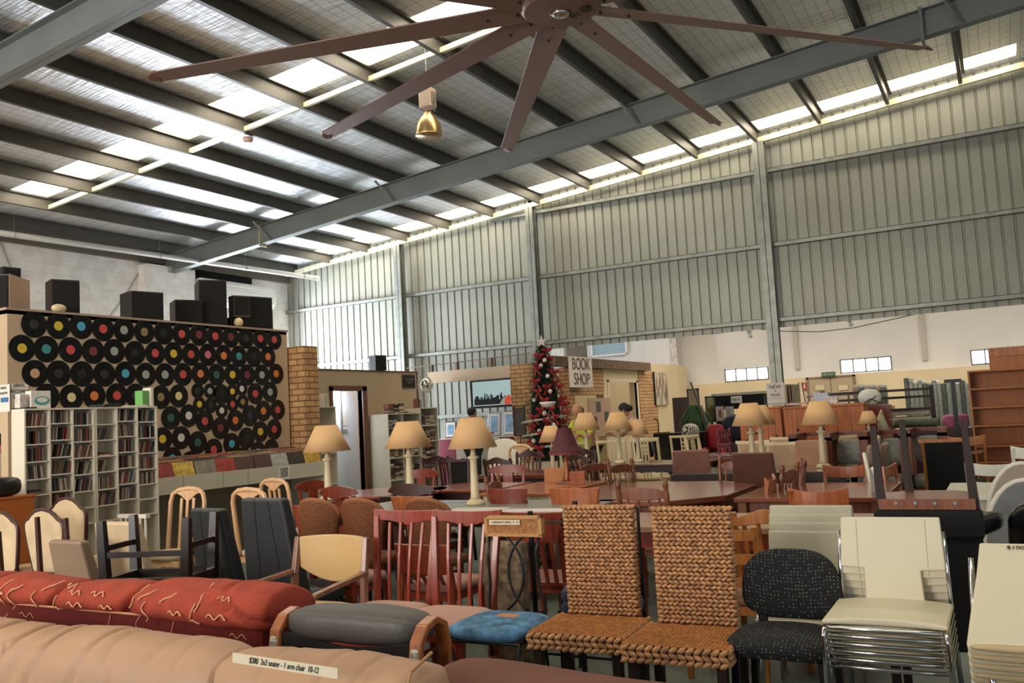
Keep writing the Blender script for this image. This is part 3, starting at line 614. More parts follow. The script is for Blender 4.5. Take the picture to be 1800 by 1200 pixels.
struct('wall_bookshop_window',B().box(FX-.05,FX+.01,19.5,19.6,.95,2.25).box(FX-.05,FX+.01,21.4,21.5,.95,2.25).box(FX-.05,FX+.01,19.5,21.5,2.2,2.27).box(FX-.05,FX+.03,19.5,21.5,.93,.98),mat('window_trim','#D8C9A8',.6))
t=thing('shop_sign','white hanging sign reading BOOK SHOP','sign',(FX+.24,17.5,2.05)); obj('board',B().box(-.01,.01,-.6,.6,0,.66),mat('sign_white','#D9CBBB',.6),t)
text('lettering','BOOK\nSHOP',.36,mat('sign_red','#4A1714',.6),textM((.016,.02,.33),PI/2),t,squash=.9)
p=at(1161,683,'X',FX+.03); t=thing('canvas_painting','tall canvas painting of pale figures on the cream wall','painting',(FX+.02,p.y,p.z)); obj('canvas',B().box(0,.05,-.5,.5,-.44,.44),mat('canvas_print','#B6A38C',.7,var=(5,.55,(1,1,.6))),t); obj('edge',B().box(0,.051,-.53,-.5,-.44,.44),black,t)
b=B()
for i in range(9): b.pillow((.055,-.4+.1*i,rnd.uniform(-.2,.2)),(.006,.05,rnd.uniform(.2,.5)),.9,8,6)
obj('figures',b,mat('figure_brown','#5E4532',.7,var=(6,.3)),t)
nb=thing('notice_board','pale notice board with small photographs beside the book shop window','board',(FX+.02,18.9,1.4)); obj('panel',B().box(0,.02,-.65,.65,-.45,.42),mat('board_pink','#B08F74',.7),nb)
for i,(y,z) in enumerate([(-.1,.22),(-.35,-.12),(.35,-.02)]): obj('photo',B().box(.02,.024,y-.13,y+.13,z-.12,z+.12),mat('photo_dark','#3F3B32',.5,var=(9,.4)),nb)
struct('wall_hall_window_side',B().box(-14,-12.0,25.2,25.4,0,4.9).box(-12.0,-11.2,25.2,25.4,0,2.9).box(-12.0,-11.2,25.2,25.4,4.0,4.9),whitewall)
p0=at(1044,625,'Y',25.2);p1=at(1100,598,'Y',25.2); f=B().box(p0.x-.06,p0.x,25.1,25.16,p0.z,p1.z+.3).box(p1.x,p1.x+.06,25.1,25.16,p0.z,p1.z+.3).box(p0.x,p1.x,25.1,25.16,p0.z-.05,p0.z)
w_=struct('window_50',f,mat('window_white','#DDDBD8',.5)); b=B()
for i in range(14): b.cb(((p0.x+p1.x)/2,25.14,p0.z+.05+i*.06),(p1.x-p0.x,.02,.04),(.4,0,0))
obj('blind',b,mat('blind_blue','#8EA7B0',.6,emit=('#8EA7B0',.25)),w_)
# round column of dark stains down the corner is left as plain joint
struct('wall_hall_corner',B().box(-8.5,-8.3,25.15,25.25,2.2,5),mat('corner_paint','#BDB4A6',.8,var=(12,.4)))
# ---- christmas tree on a bench
TX,TY=-7.65,15.1
boxthing('bench','pale low bench carrying the christmas tree','bench',(TX+.1,TY,0),(1.15,.5,.64),mat('bench_cream','#CDB79A',.6),0)
tb=.66; tt=2.83
t=thing('christmas_tree','tall slim christmas tree covered in red bows beside the shop sign','christmas tree',(TX,TY,tb))
def tr_r(z): return min(.43,.45*(1.75*(1-z/(tt-tb)))**.75)+.02
b=B(); 
for i in range(5200):
    z=rnd.uniform(.02,tt-tb-.02); a=rnd.uniform(0,2*PI); r=tr_r(z)*rnd.uniform(.5,1.05); d=Vector((math.cos(a),math.sin(a),rnd.uniform(-.5,.35))).normalized()
    p=Vector((r*math.cos(a),r*math.sin(a),z)); q=d.cross(Vector((0,0,1))).normalized()*.014; e=d*rnd.uniform(.06,.12)
    b.add([p-q,p+q,p+e+q*.2,p+e-q*.2],[(0,1,2,3)])
obj('branches',b,mat('tree_green','#25482A',.7,var=(5,.4)),t)
obj('trunk',B().cyl((0,0,-.02),(0,0,tt-tb-.05),.03,.01),wood('trunk_brown','#3A2A1E'),t)
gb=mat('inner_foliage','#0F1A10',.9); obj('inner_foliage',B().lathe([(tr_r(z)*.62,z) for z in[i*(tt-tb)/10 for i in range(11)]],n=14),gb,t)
# garland
gp=[]; 
for i in range(90):
    z=.05+i*.0085; a=i*.21; r=tr_r(z)*1.02; gp.append((TX+r*math.cos(a),TY+r*math.sin(a),tb+z))
tag(obj('garland',B().tube(gp,.022,6),mat('garland_white','#B9B6A6',.8,bump=(60,.8)),smooth=True),'pale garland wound round the lower half of the tree','garland')
st=thing('star','glittering silver star on top of the christmas tree','star',(TX,TY,tt-.03)); pts=[]
for i in range(10): rr=.13 if i%2==0 else .05; a=PI/2+i*PI/5; pts.append((rr*math.cos(a),rr*math.sin(a)+.1))
obj('star',B().prism(pts,.02),mat('silver_glitter','#C9C2B4',.3,.6),st)
red=mat('red_velvet','#8E1018',.6); bw_=None
def bow(loc,s,a,lab):
    global bw_
    if bw_ is None:
        bw_=thing('ribbon_bow',lab,'bow',loc,a,'red bows on the christmas tree',s)
        for sx in(-1,1):
            obj('loop',B().pillow((sx*.065,0,.02),(.12,.05,.085),.9,10,8,Matrix.Rotation(-sx*.4,4,'Y')),red,bw_,smooth=True)
            obj('tail',B().sweep([(0,0,0),(sx*.03,-.01,-.06),(sx*.07,0,-.14)],[.02,.035,.05],.004,(0,1,0)) if 0 else B().prism([(0,0),(sx*.02,0),(sx*.11,-.14),(sx*.05,-.15)],.008),red,bw_)
        obj('knot',B().pillow((0,-.01,0),(.04,.05,.04),1,8,6),red,bw_,smooth=True)
    else: dup(bw_,lab,loc,a,s=s)
def faceang(x,y): return math.atan2(-x,y)   # rotation that turns local -Y to the camera
ex=[(965,618),(972,632),(948,628),(944,650),(966,652),(986,655),(942,672),(962,682),(976,674),(990,680),(946,690),(958,705),(1000,702),(985,705),(950,722),(975,735),(940,735),(962,742),(990,744),(1002,728),(936,752),(955,765),(935,778),(948,790),(928,790),(932,802),(1005,712),(968,720)]
hs=['near the top','in the upper third','in the middle','in the lower third','near the base']
for i,(px,py) in enumerate(ex):
    z=at(px,py,'Y',TY-.3).z; r=tr_r(max(.02,z-tb)); p=at(px,py,'Y',TY-min(.3,r)*.95)
    p=at(px,py,'Y',TY-math.sqrt(max(.0004,r*r-min(r,abs(p.x-TX))**2))-.02); p.x=max(TX-r*.95,min(TX+r*.95,p.x)); h=hs[min(4,int((tt-p.z)/(tt-tb)*5))]
    side='left side' if p.x<TX-.1 else('right side' if p.x>TX+.1 else 'front')
    bow(p,.75+.25*rnd.random(),faceang(p.x,p.y)+rnd.uniform(-.4,.4),'red velvet bow %s of the christmas tree, %s'%(h,side))
bb_=None
for i,(px,py) in enumerate([(951,642),(979,631),(989,686),(939,703),(957,726),(941,738),(955,768),(938,775),(1001,745),(972,660),(948,757)]):
    z=at(px,py,'Y',TY-.3).z; r=tr_r(max(.02,z-tb)); p=at(px,py,'Y',TY-r*.8-.05); p.x=max(TX-r*.8,min(TX+r*.8,p.x)); lab='pearly white bauble hanging %s of the christmas tree%s'%(hs[min(4,int((tt-p.z)/(tt-tb)*5))],', left' if px<955 else ', right')
    if bb_ is None:
        bb_=thing('bauble',lab,'bauble',p,0,'white baubles on the christmas tree'); obj('ball',B().pillow((0,0,0),(.08,.08,.08),1,14,10),mat('pearl','#D6CDC2',.25),bb_,smooth=True); obj('cap',B().cyl((0,0,.036),(0,0,.05),.01),galv,bb_)
    else: dup(bb_,lab,p,s=1.15 if i in(4,7) else 1)
# torchiere
p=at(963,712,'Y',11); q=at(974,775,'Y',11)
t=thing('floor_lamp','black pole floor lamp with a white bowl in front of the tree','floor lamp',(q.x+.05,11,0)); h=1.67
obj('bowl',B().lathe([(.02,-.07),(.07,-.055),(.105,-.02),(.115,.01),(.1,.01),(.06,-.04)],c=(p.x-q.x-.05,0,h),n=24),mat('frosted_bowl','#D8D0C4',.4),t,smooth=True)
obj('pole',B().tube([(0,0,.02),(0,0,.9),(p.x-q.x-.05,0,h-.06)],.012,8),black,t,smooth=True); obj('base',B().cyl((0,0,0),(0,0,.025),.13,n=20),black,t)
# ---------------- fan and high-bay lamp ----------------
FZ=4.8; hub=at(985,12,'Z',FZ); R_=abs((at(892,262,'Z',FZ)-hub).length)
fanm=mat('fan_brown','#7A6056',.5,.2); t=thing('ceiling_fan','huge brown ten-blade ceiling fan hanging under the roof','fan',hub)
for k in range(10):
    a=math.radians([-166,160,126,87,49,15,-20,-56,-92,-129][k]); Mx=Matrix.Rotation(a,4,'Z')
    bl=B().add([(.25,-.12,-.03),(.25,.12,.02),(R_,.075,.015),(R_,-.075,-.018),(.25,-.12,-.012),(.25,.12,.035),(R_,.075,.027),(R_,-.075,-.004)],[(0,1,2,3),(7,6,5,4),(0,4,5,1),(1,5,6,2),(2,6,7,3),(3,7,4,0)],Mx)
    o=obj('blade',bl,fanm,t,bev=.004); obj('tip_fin',B().add([(R_,-.05,-.03),(R_+.1,-.02,-.015),(R_+.1,.02,.01),(R_,.05,.03),(R_,-.05,.02),(R_+.1,-.02,.0),(R_+.1,.02,.03),(R_,.05,.05)],[(0,1,2,3),(7,6,5,4),(0,4,5,1),(1,5,6,2),(2,6,7,3),(3,7,4,0)],Mx),mat('fan_tip','#5A3A30',.5),o)
    for rr in(.36,.62): obj('bolt',B().cyl(Mx@Vector((rr,0,-.02)),Mx@Vector((rr,0,-.008)),.012),black,o)
obj('hub',B().lathe([(.05,-.06),(.3,-.04),(.33,-.01),(.33,.03),(.1,.08),(.1,.22),(.05,.24)],n=30),fanm,t)
obj('cap',B().lathe([(.002,-.085),(.05,-.08),(.09,-.06)],n=24),mat('chrome','#C9C9C9',.15,1),t,smooth=True); obj('vent',B().cyl((.2,.05,-.062),(.2,.05,-.045),.045),black,t)
text('lettering','Pr',.11,ink,Matrix.Translation((.09,.1,-.062))@Euler((PI,0,-.5)).to_matrix().to_4x4(),t)
obj('down_rod',B().cyl((0,0,.2),(0,0,RZ(hub.x,.19)-FZ),.035),galv,t); obj('motor',B().cyl((0,0,.15),(0,0,.42),.12,n=20),galv,t)
p=at(754,230,'Y',9.4); t=thing('high_bay_lamp','gold bell-shaped industrial lamp hanging from the roof by a hook','lamp',p)
obj('reflector',B().lathe([(.17,0),(.172,.02),(.16,.12),(.12,.22),(.06,.29),(.06,.33),(.05,.33),(.05,.285),(.11,.21),(.15,.12),(.16,.02)],c=(0,0,-.07),n=28),mat('brass_reflector','#B99A6B',.3,.8),t,smooth=True)
obj('rim',B().tube([(.172*math.cos(a),.172*math.sin(a),-.065) for a in[i*2*PI/28 for i in range(28)]],.008,6,True),mat('brass_reflector',0),t,smooth=True)
obj('bulb',B().pillow((0,0,.03),(.08,.08,.13),1,12,8),mat('bulb_glass','#E5D6C2',.2),t,smooth=True)
obj('ballast_box',B().box(-.09,.09,-.08,.08,.3,.56),mat('ballast_beige','#C2AC98',.5),t,bev=.015); obj('vents',B().box(.09,.1,-.05,.05,.36,.5),mat('vent_dark','#8F7E70',.5),t)
obj('bracket',B().sweep([(.1,0,.24),(.1,0,.45)],.03,.01,(0,1,0)),galv,t); obj('hook',B().tube([(0,0,.55),(0,0,.62),(.03,0,.66),(.0,0,.7),(0,0,.75),(0,0,RZ(p.x,.02)-p.z)],.006,6),galv,t)
p=at(436,245,'R' if 0 else 'Z',6.0); t=thing('smoke_detector','small round pinkish smoke detector under a purlin','detector',(p.x,p.y,p.z)); obj('body',B().lathe([(.04,-.05),(.07,-.03),(.075,0),(.07,.02)],n=20),mat('detector_pink','#C9A9A0',.5),t); obj('rim',B().cyl((0,0,.02),(0,0,.03),.08),paper,t)
# ---------------- people ----------------
skin=mat('skin','#B98468',.55); hair=mat('dark_hair','#15100E',.7)
def person(label,loc,rz,h,lean,shirt,pants,hairm,bald=False,arms=None,name='person',vest=None,s_hair=None):
    t=thing(name,label,'person',loc,rz); k=h/1.75
    hp=Vector((0,0,.92))*k; ch=hp+Vector((0,-math.sin(lean)*.42,math.cos(lean)*.42))*k; nk=hp+Vector((0,-math.sin(lean)*.54,math.cos(lean)*.54))*k; l2=lean*1.25+.15
    hd=nk+Vector((0,-math.sin(l2)*.17,math.cos(l2)*.17))*k
    me=bpy.data.meshes.new('body'); V=[];E=[];Rr=[]
    def v(p,r,par=None):
        V.append(tuple(p)); Rr.append(r*k); 
        if par is not None: E.append((par,len(V)-1))
        return len(V)-1
    pel=v(hp,.14); w_=v(hp+(ch-hp)*.4,.125,pel); c=v(ch,.145,w_); n=v(nk,.055,c); 
    for sx in(-1,1):
        a=v(hp+Vector((sx*.09,0,-.05))*k,.09,pel); b_=v((sx*.1*k,-.02*k,.48*k),.065,a); f=v((sx*.1*k,.01,.09*k),.045,b_); v((sx*.11*k,-.13*k,.04*k),.038,f)
        sh=v(ch+Vector((sx*.17,0,.06))*k,.06,c); A=(arms or ((.1,-.25,-.2),(.06,-.42,-.12)))
        el=v(ch+Vector((sx*(.17+A[0][0]*.4),A[0][1],A[0][2]))*k,.043,sh); wr=v(ch+Vector((sx*A[1][0]*2,A[1][1],A[1][2]))*k,.03,el); v(ch+Vector((sx*A[1][0]*1.9,A[1][1]-.09,A[1][2]-.03))*k,.028,wr)
    v(nk+(hd-nk)*.5,.05,n)
    me.from_pydata(V,E,[]); me.materials.append(skin); o=bpy.data.objects.new('body',me); COL.objects.link(o); o.parent=t
    md=o.modifiers.new('k','SKIN'); md.use_smooth_shade=True
    for i,sv in enumerate(me.skin_vertices[0].data): sv.radius=(Rr[i],Rr[i]); sv.use_root=(i==0)
    q=o.modifiers.new('u','SUBSURF'); q.levels=1;q.render_levels=1
    Mh=Matrix.Translation(hd)@Matrix.Rotation(l2*.8,4,'X')
    def face(p):
        p=Vector(p); 
        if p.y<0: p.x*=1-.15*max(0,-p.z/.12)
        return p
    hb=B().pillow((0,0,.02),(.155*k,.195*k,.235*k),.95,20,16,Mh,face).pillow((0,-.1*k,.0),(.028*k,.04*k,.05*k),1,8,6,Mh)
    for sx in(-1,1): hb.pillow((sx*.078*k,.0,.01),(.02,.04,.06),1,8,6,Mh)
    obj('head',hb,skin,t,smooth=True)
    fb_=B()
    for sx in(-1,1): fb_.pillow((sx*.032*k,-.089*k,.03*k),(.022,.014,.012),1,8,6,Mh)
    fb_.pillow((0,-.088*k,-.05*k),(.045,.014,.01),1,8,6,Mh); obj('eyes_and_mouth',fb_,mat('feature_dark','#4A2A22',.6),t)
    if bald: obj('hair',B().pillow((0,.02,-.005),(.165*k,.185*k,.17*k),.95,18,12,Mh@Matrix.Translation((0,.012,0))),hairm,t,smooth=True)
    else: obj('hair',B().pillow((0,.018,.04),(.175*k,.205*k,.225*k),.95,18,14,Mh).pillow((0,.11*k,-.0),(.13*k,.1*k,.13*k),1,12,8,Mh) if s_hair else B().pillow((0,.02,.045),(.172*k,.2*k,.215*k),.95,18,14,Mh),hairm,t,smooth=True)
    # shirt and trousers as slightly larger shells
    def shell(name,vs,m):
        me=bpy.data.meshes.new(name); me.from_pydata([x[0] for x in vs],[(x[2],i) for i,x in enumerate(vs) if x[2] is not None],[]); me.materials.append(m); o=bpy.data.objects.new(name,me); COL.objects.link(o); o.parent=t
        md=o.modifiers.new('k','SKIN'); md.use_smooth_shade=True
        for i,sv in enumerate(me.skin_vertices[0].data): sv.radius=(vs[i][1],vs[i][1]); sv.use_root=(i==0)
        q=o.modifiers.new('u','SUBSURF'); q.levels=1;q.render_levels=1
    S=[(V[0],.155*k,None),(V[1],.145*k,0),(V[2],.165*k,1),(tuple(Vector(V[2]).lerp(Vector(V[3]),.6)),.085*k,2)]
    arm0=[8,16] 
    for sx,base in((-1,8),(1,16)): 
        S.append((V[base],.075*k,2)); S.append((tuple(Vector(V[base]).lerp(Vector(V[base+1]),.8)),.056*k,len(S)-1))
    shell('shirt' if not vest else 'hi_vis_vest',S,shirt)
    P=[(V[0],.15*k,None)]
    for base in(4,12): P.append((V[base],.105*k,0)); P.append((V[base+1],.08*k,len(P)-1)); P.append((tuple(Vector(V[base+1]).lerp(Vector(V[base+2]),.85)),.065*k,len(P)-1))
    shell('trousers',P,pants)
    return t
dk=mat('dark_trousers','#1E2026',.8)
p=at(1012,730,'Y',13.6); person('person in a yellow hi-vis vest bending over beside the christmas tree',(p.x+.28,13.45,0),faceang(-1,.45)-1.2+PI*0,1.72,.42,mat('hi_vis_yellow','#B7C23A',.7),dk,hair,bald=True,vest=1)
p=at(829,725,'Y',15.9); person('person with short dark hair seen from behind, below the dark framed screen',(p.x,15.9,0),PI*.9,1.72,.0,mat('blue_shirt','#3B4A66',.8),dk,hair)
p=at(1103,712,'Y',14.6); person('person with dark tied hair in a pale tank top leaning beside the brick column',(p.x+.3,14.5,0),-1.35,1.68,.4,mat('pale_top','#C9B29A',.8),dk,hair,s_hair=1)
# ================= FURNITURE =================
mah=wood('red_mahogany','#8A3A26',.3); mahd=wood('dark_mahogany','#3A1611',.45,coat=.1); mahm=wood('mid_mahogany','#7A3322',.32); orw=wood('orange_wood','#A65A30',.35); pale=wood('pale_beech','#D6AA7E',.4,.12)
crw=wood('cream_paint_wood','#DCCBA2',.45,.06,.1); blk=wood('black_wood','#15100E',.3,.2); dkw=wood('dark_walnut','#2B1710',.6,coat=0); honey=wood('honey_wood','#A9682E',.4); brw=wood('brown_wood','#7C4526',.4); wht=mat('white_gloss_paint','#DAD4C4',.4); pine=wood('knotty_pine','#A85A20',.5,.35,0)
creamf=fabric('cream_fabric','#CDB592'); beigef=fabric('beige_fabric','#C9A98A'); pinkf=fabric('dusty_pink_fabric','#8A5E50'); brownf=fabric('brown_fabric','#5E3B30'); pinkseat=fabric('pink_seat_fabric','#C79A86',.06); grey_f=fabric('grey_fabric','#8F8C84'); salmonf=fabric('tan_fabric','#A87F66')
whl=mat('cream_leather','#D8CBAA',.4,bump=(90,.1)); chrome=mat('chrome',0)
def plank(b,w,zt,zb,yc,t=.02,n=12,M=None):
    R=[]
    for i in range(n+1):
        u=-1+2*i/n; x=u*w/2; y=yc(u); a,c=zt(u),zb(u)
        r=[Vector((x,y-t/2,c)),Vector((x,y-t/2,a)),Vector((x,y+t/2,a)),Vector((x,y+t/2,c))]; R.append([M@p for p in r] if M else r)
    return b.rings(R)
CH={}
def chair(style,wm,sm,label,x,y,rz=0,h=.95,w=.44,group=None,z=0,tilt=None,cat='chair',name='dining_chair',d=.42,sh=.46):
    key=(style,wm.name,sm.name,h,w,sh)
    if abs(rz)>2.5: x,y=x+math.sin(rz)*.25,y-math.cos(rz)*.25   # the given point is the chair's back
    if key in CH:
        o=dup(CH[key],label,(x,y,z),rz,group)
        if not group and 'group' in o: del o['group']
        if tilt: o.rotation_euler=(tilt[0],tilt[1],rz)
        return o
    t=thing(name,label,cat,(x,y,z),rz,group); CH[key]=t
    if tilt: t.rotation_euler=(tilt[0],tilt[1],rz)
    lg=.036; hx=w/2-.02; yb=d/2-.02; rake=.07
    def py_(z): return yb+max(0,(z-sh))/(h-sh)*rake
    thick=.07 if sm is not wm else .03
    if style=='parsons':
        def fn(p): return p
        obj('backrest',B().rings([[Vector((sx*ww/2,yy,zz)) for sx,yy in((-1,yo),(1,yo),(1,yo+th),(-1,yo+th))] for zz,ww,yo,th in((sh-.3,w*1.06,yb-.08,.1),(sh,w*1.05,yb-.07,.1),(h-.02,w*(.82 if 'charcoal' in sm.name else .96),yb+.03,.075),(h,w*(.8 if 'charcoal' in sm.name else .93),yb+.04,.06))]),sm,t,bev=.015)
        if 'charcoal' in sm.name:
            for sx in(-.16,.14): obj('seam',B().rings([[Vector((sx*ww+dx,yy,zz)) for dx,yy in((-.002,yo-.002),(.002,yo-.002),(.002,yo+.002),(-.002,yo+.002))] for zz,ww,yo in((sh-.28,w*1.5,yb+.02),(sh,w*1.45,yb+.03),(h-.02,w*.9,yb+.105),(h-.01,w*.9,yb+.1))]),black,t)
        obj('seat',B().pillow((0,-.02,sh-.05),(w,d,.12),.35,20,8),sm,t,smooth=True)
        for sx in(-1,1):
            for yy in(-d/2+.03,yb-.03): obj('leg',B().beam((sx*hx,yy,0),(sx*hx,yy,sh-.1),.035,.035),wm,t)
        return t
    sb=B().pillow((0,-.005,sh-thick/2+.005),(w+.01,d,thick),.45,22,8) if sm is not wm else plank(B(),w+.01,lambda u:sh,lambda u:sh-.028,lambda u:-.005,d,8)
    obj('seat',sb,sm,t,smooth=sm is not wm,bev=0 if sm is not wm else .006)
    obj('seat_rail',B().box(-hx,hx,-d/2+.02,yb,sh-thick-.04,sh-thick+.01),wm,t)
    for sx in(-1,1): obj('leg',B().beam((sx*hx,-d/2+.03,0),(sx*hx,-d/2+.03,sh-thick),lg*.8,lg*.8,w2=lg,h2=lg),wm,t)
    
    for sx in(-1,1): obj('stretcher',B().box(sx*(hx-.02)-.01,sx*(hx-.02)+.01,-d/2+.03,yb,.18,.21),wm,t)
    pw=.03
    top={'oval':h-.1,'solid':h-.1,'round':sh,'bow':sh,'lattice':h-.01}.get(style,h-.02)
    if style=='spindle':
        for sx in(-1,1):
            pr=[(.018,0),(.018,sh-.05),(.022,sh),(.016,sh+.1),(.021,sh+.14),(.021,h-.17),(.023,h-.1),(.016,h-.08),(.022,h-.05),(.024,h-.03),(.01,h)]
            obj('back_post',B().tube([(sx*hx,py_(z)+.01,z) for r,z in pr],[r for r,z in pr],10),wm,t,smooth=True)
    elif top>sh:
        for sx in(-1,1): obj('back_post',B().sweep([(sx*hx,yb+.03,0),(sx*hx,yb,sh*.6),(sx*hx,yb,sh),(sx*hx*.99,py_((sh+top)/2)-.008,(sh+top)/2),(sx*hx,py_(top),top)],pw,pw*.9),wm,t)
    else:
        for sx in(-1,1): obj('leg',B().beam((sx*hx,yb,0),(sx*hx,yb,sh),pw,pw),wm,t)
    cy=lambda u:py_(h-.06)+.03*(1-u*u)
    if style=='oval':
        obj('crest_rail',plank(B(),w*1.2,lambda u:h-.045*u*u-(.03 if abs(u)>.95 else 0),lambda u:h-.105+.035*abs(u)**6-.03*math.exp(-9*u*u),cy),wm,t,smooth=False,bev=.006)
        obj('splat',plank(B(),.12,lambda u:h-.1,lambda u:sh-.02,lambda u:yb+.05,.015,4),wm,t); obj('splat',B().box(-.13,.13,yb+.03,yb+.05,sh+.1,sh+.15),wm,t)
    elif style=='solid':
        b=B(); R=[]
        for i in range(13):
            u=-1+i/6; R.append([Vector((u*w*.44,cy(u)-.01,h-.19)),Vector((u*w*.54,cy(u),h)),Vector((u*w*.54,cy(u)+.02,h)),Vector((u*w*.44,cy(u)+.01,h-.19))])
        b.rings(R); obj('crest_rail',b,wm,t,bev=.005)
        for k in range(5): x=(-2+k)*w*.16; obj('slat',B().beam((x,yb+.02,sh),(x,cy(x/w*2)-.0,h-.18),.025,.012,(0,1,0)),wm,t)
    elif style=='rail':
        obj('crest_rail',plank(B(),w*.98,lambda u:h-.03+.03*u*u,lambda u:h-.13+.02*u*u,lambda u:py_(h-.06)+.04*(1-u*u)-.015,.02),wm,t,bev=.004)
        obj('lower_rail',plank(B(),w*.9,lambda u:h-.19+.02*u*u,lambda u:h-.225+.02*u*u,lambda u:py_(h-.2)+.035*(1-u*u)-.015,.018),wm,t)
    elif style=='spindle':
        obj('crest_rail',plank(B(),w*.92,lambda u:h-.06-.04*abs(u)**3,lambda u:h-.155+.02*u*u,lambda u:py_(h-.1)+.02*(1-u*u),.018),wm,t,bev=.004)
        for k in range(4):
            x=(-1.5+k)*w*.2; zs=[sh,sh+.1,sh+.15,sh+.2,h-.25,h-.14]; rs=[.007,.013,.008,.013,.012,.007]
            obj('spindle',B().tube([(x,py_(z)-.0,z) for z in zs],rs,8),wm,t,smooth=True)
    elif style in('slats','hump','thinslat'):
        if style=='slats': zt=lambda u:h-.012*(abs(u)>.9)+.006*(1-u*u); zb=lambda u:h-.075+.035*(1-u*u)-.03*math.exp(-6*u*u)*0; 
        else: zt=lambda u:h-.05+.05*math.exp(-4*u*u); zb=lambda u:h-.1+.02*math.exp(-5*u*u)
        obj('crest_rail',plank(B(),w*1.02,zt,zb,lambda u:py_(h-.05)+.03*(1-u*u)-.005,.024),wm,t,bev=.004)
        n=4 if style!='hump' else 5
        for k in range(n):
            x=(-(n-1)/2+k)*w*(.2 if n==4 else .16); obj('slat',B().sweep([(x,yb+.01,sh-.02),(x,yb+.035,sh+(h-sh)*.35),(x,yb+.045,sh+(h-sh)*.6),(x,py_(h-.05)+.02,h-.06)],.024 if n==4 else .02,.012),wm,t)
        obj('lower_rail',B().box(-hx,hx,yb,yb+.02,sh+.03,sh+.07),wm,t)
    elif style=='lattice':
        obj('crest_rail',B().box(-w/2,w/2,py_(h)-.012,py_(h)+.012,h-.04,h),wm,t,bev=.004)
        for k in range(3): x=(-1+k)*.055; obj('slat',B().sweep([(x,yb,sh),(x,py_(h),h-.03)],.022,.014),wm,t)
        for z in(h-.13,h-.19,h-.25,sh+.12,sh+.18): obj('cross_bar',B().box(-.06,.06,py_(z)-.006,py_(z)+.006,z,z+.022),wm,t)
    elif style=='round':
        pts=[(-hx,yb,sh-.05)]+[(-hx*(1-.0*i),py_(sh+(h-.1-sh)*i/3),sh+(h-.12-sh)*i/3) for i in range(4)]+[(-hx+.02,py_(h-.05),h-.05),(-hx+.08,py_(h),h-.012),(0,py_(h)+.01,h)]
        pts+= [(-p[0],p[1],p[2]) for p in pts[-2::-1]]
        obj('back_hoop',B().tube(pts,.021,8),wm,t,smooth=True)
        obj('crest_insert',plank(B(),w*.8,lambda u:h-.02,lambda u:h-.06-.06*math.exp(-6*u*u)+.02*abs(u),lambda u:py_(h-.05)+.005,.016),wm,t,bev=.004)
        for x in(-.065,0,.065): obj('slat',B().sweep([(x,yb,sh-.03),(x,yb+.04,sh+(h-sh)*.5),(x,py_(h-.05),h-.09)],.026,.012),wm,t)
    elif style=='bow':
        pts=[(-w/2*math.cos(a),yb+.02+rake*(.1+.9*max(0,math.sin(a))),sh-.08+(h-sh+.08)*math.sin(a)**.8 if math.sin(a)>0 else sh-.08) for a in[i*PI/16 for i in range(17)]]
        obj('back_hoop',B().tube(pts,.018,8),wm,t,smooth=True)
        b=B(); n=len(pts); b.add([(p[0]*.95,p[1]-.018,p[2]-.004) for p in pts]+[(p[0]*.95,p[1]+.018,p[2]-.004) for p in pts],[tuple(range(n)),tuple(range(2*n-1,n-1,-1))]+[(i,i+n,(i+1)%n+n,(i+1)%n) for i in range(n)]); obj('back_pad',b,sm,t)
    elif style=='ladder':
        for k in range(3): zz=h-.04-.13*k; obj('slat',plank(B(),w*.92,lambda u:zz,lambda u:zz-.055,lambda u:py_(zz)+.025*(1-u*u),.014),wm,t)
    elif style=='framed':
        obj('crest_rail',plank(B(),w*1.08,lambda u:h+.01*abs(u),lambda u:h-.035,lambda u:py_(h),.024),wm,t,bev=.003)
        obj('back_pad',B().add([(-hx+.02,yb,sh),(hx-.02,yb,sh),(hx-.02,py_(h),h-.03),(-hx+.02,py_(h),h-.03),(-hx+.02,yb+.03,sh),(hx-.02,yb+.03,sh),(hx-.02,py_(h)+.02,h-.03),(-hx+.02,py_(h)+.02,h-.03)],[(0,1,2,3),(7,6,5,4),(0,4,5,1),(1,5,6,2),(2,6,7,3),(3,7,4,0)]),sm,t,bev=.008)
    return t
# ---- tables ----
def table(label,poly,z,tm,lm,legs,th=.03,ap=.08,name='dining_table',cat='table',inset=.12,r=.035):
    cx=sum(p[0] for p in poly)/len(poly); cy_=sum(p[1] for p in poly)/len(poly)
    t=thing(name,label,cat,(cx,cy_,0)); P=[(p[0]-cx,p[1]-cy_) for p in poly]; n=len(P)
    def slab(P,z0,z1): return B().add([(x,y,z0) for x,y in P]+[(x,y,z1) for x,y in P],[tuple(range(n))[::-1],tuple(range(n,2*n))]+[(i,(i+1)%n,(i+1)%n+n,i+n) for i in range(n)])
    obj('tabletop',slab(P,z-th,z),tm,t,bev=.006)
    s=1-inset; obj('apron',slab([(x*s,y*s) for x,y in P],z-th-ap,z-th),lm,t)
    for x,y in legs: x-=cx;y-=cy_; obj('leg',B().beam((x,y,0),(x,y,z-th),r*1.6,r*1.6,w2=r*2,h2=r*2),lm,t,bev=.004)
    return t
def rect(x0,x1,y0,y1): return [(x0,y0),(x1,y0),(x1,y1),(x0,y1)]
def rl(x0,x1,y0,y1,i=.06): return [(x0+i,y0+i),(x1-i,y0+i),(x0+i,y1-i),(x1-i,y1-i)]
def circ(cx,cy,rx,ry,n=28): return [(cx+rx*math.cos(2*PI*k/n),cy+ry*math.sin(2*PI*k/n)) for k in range(n)]
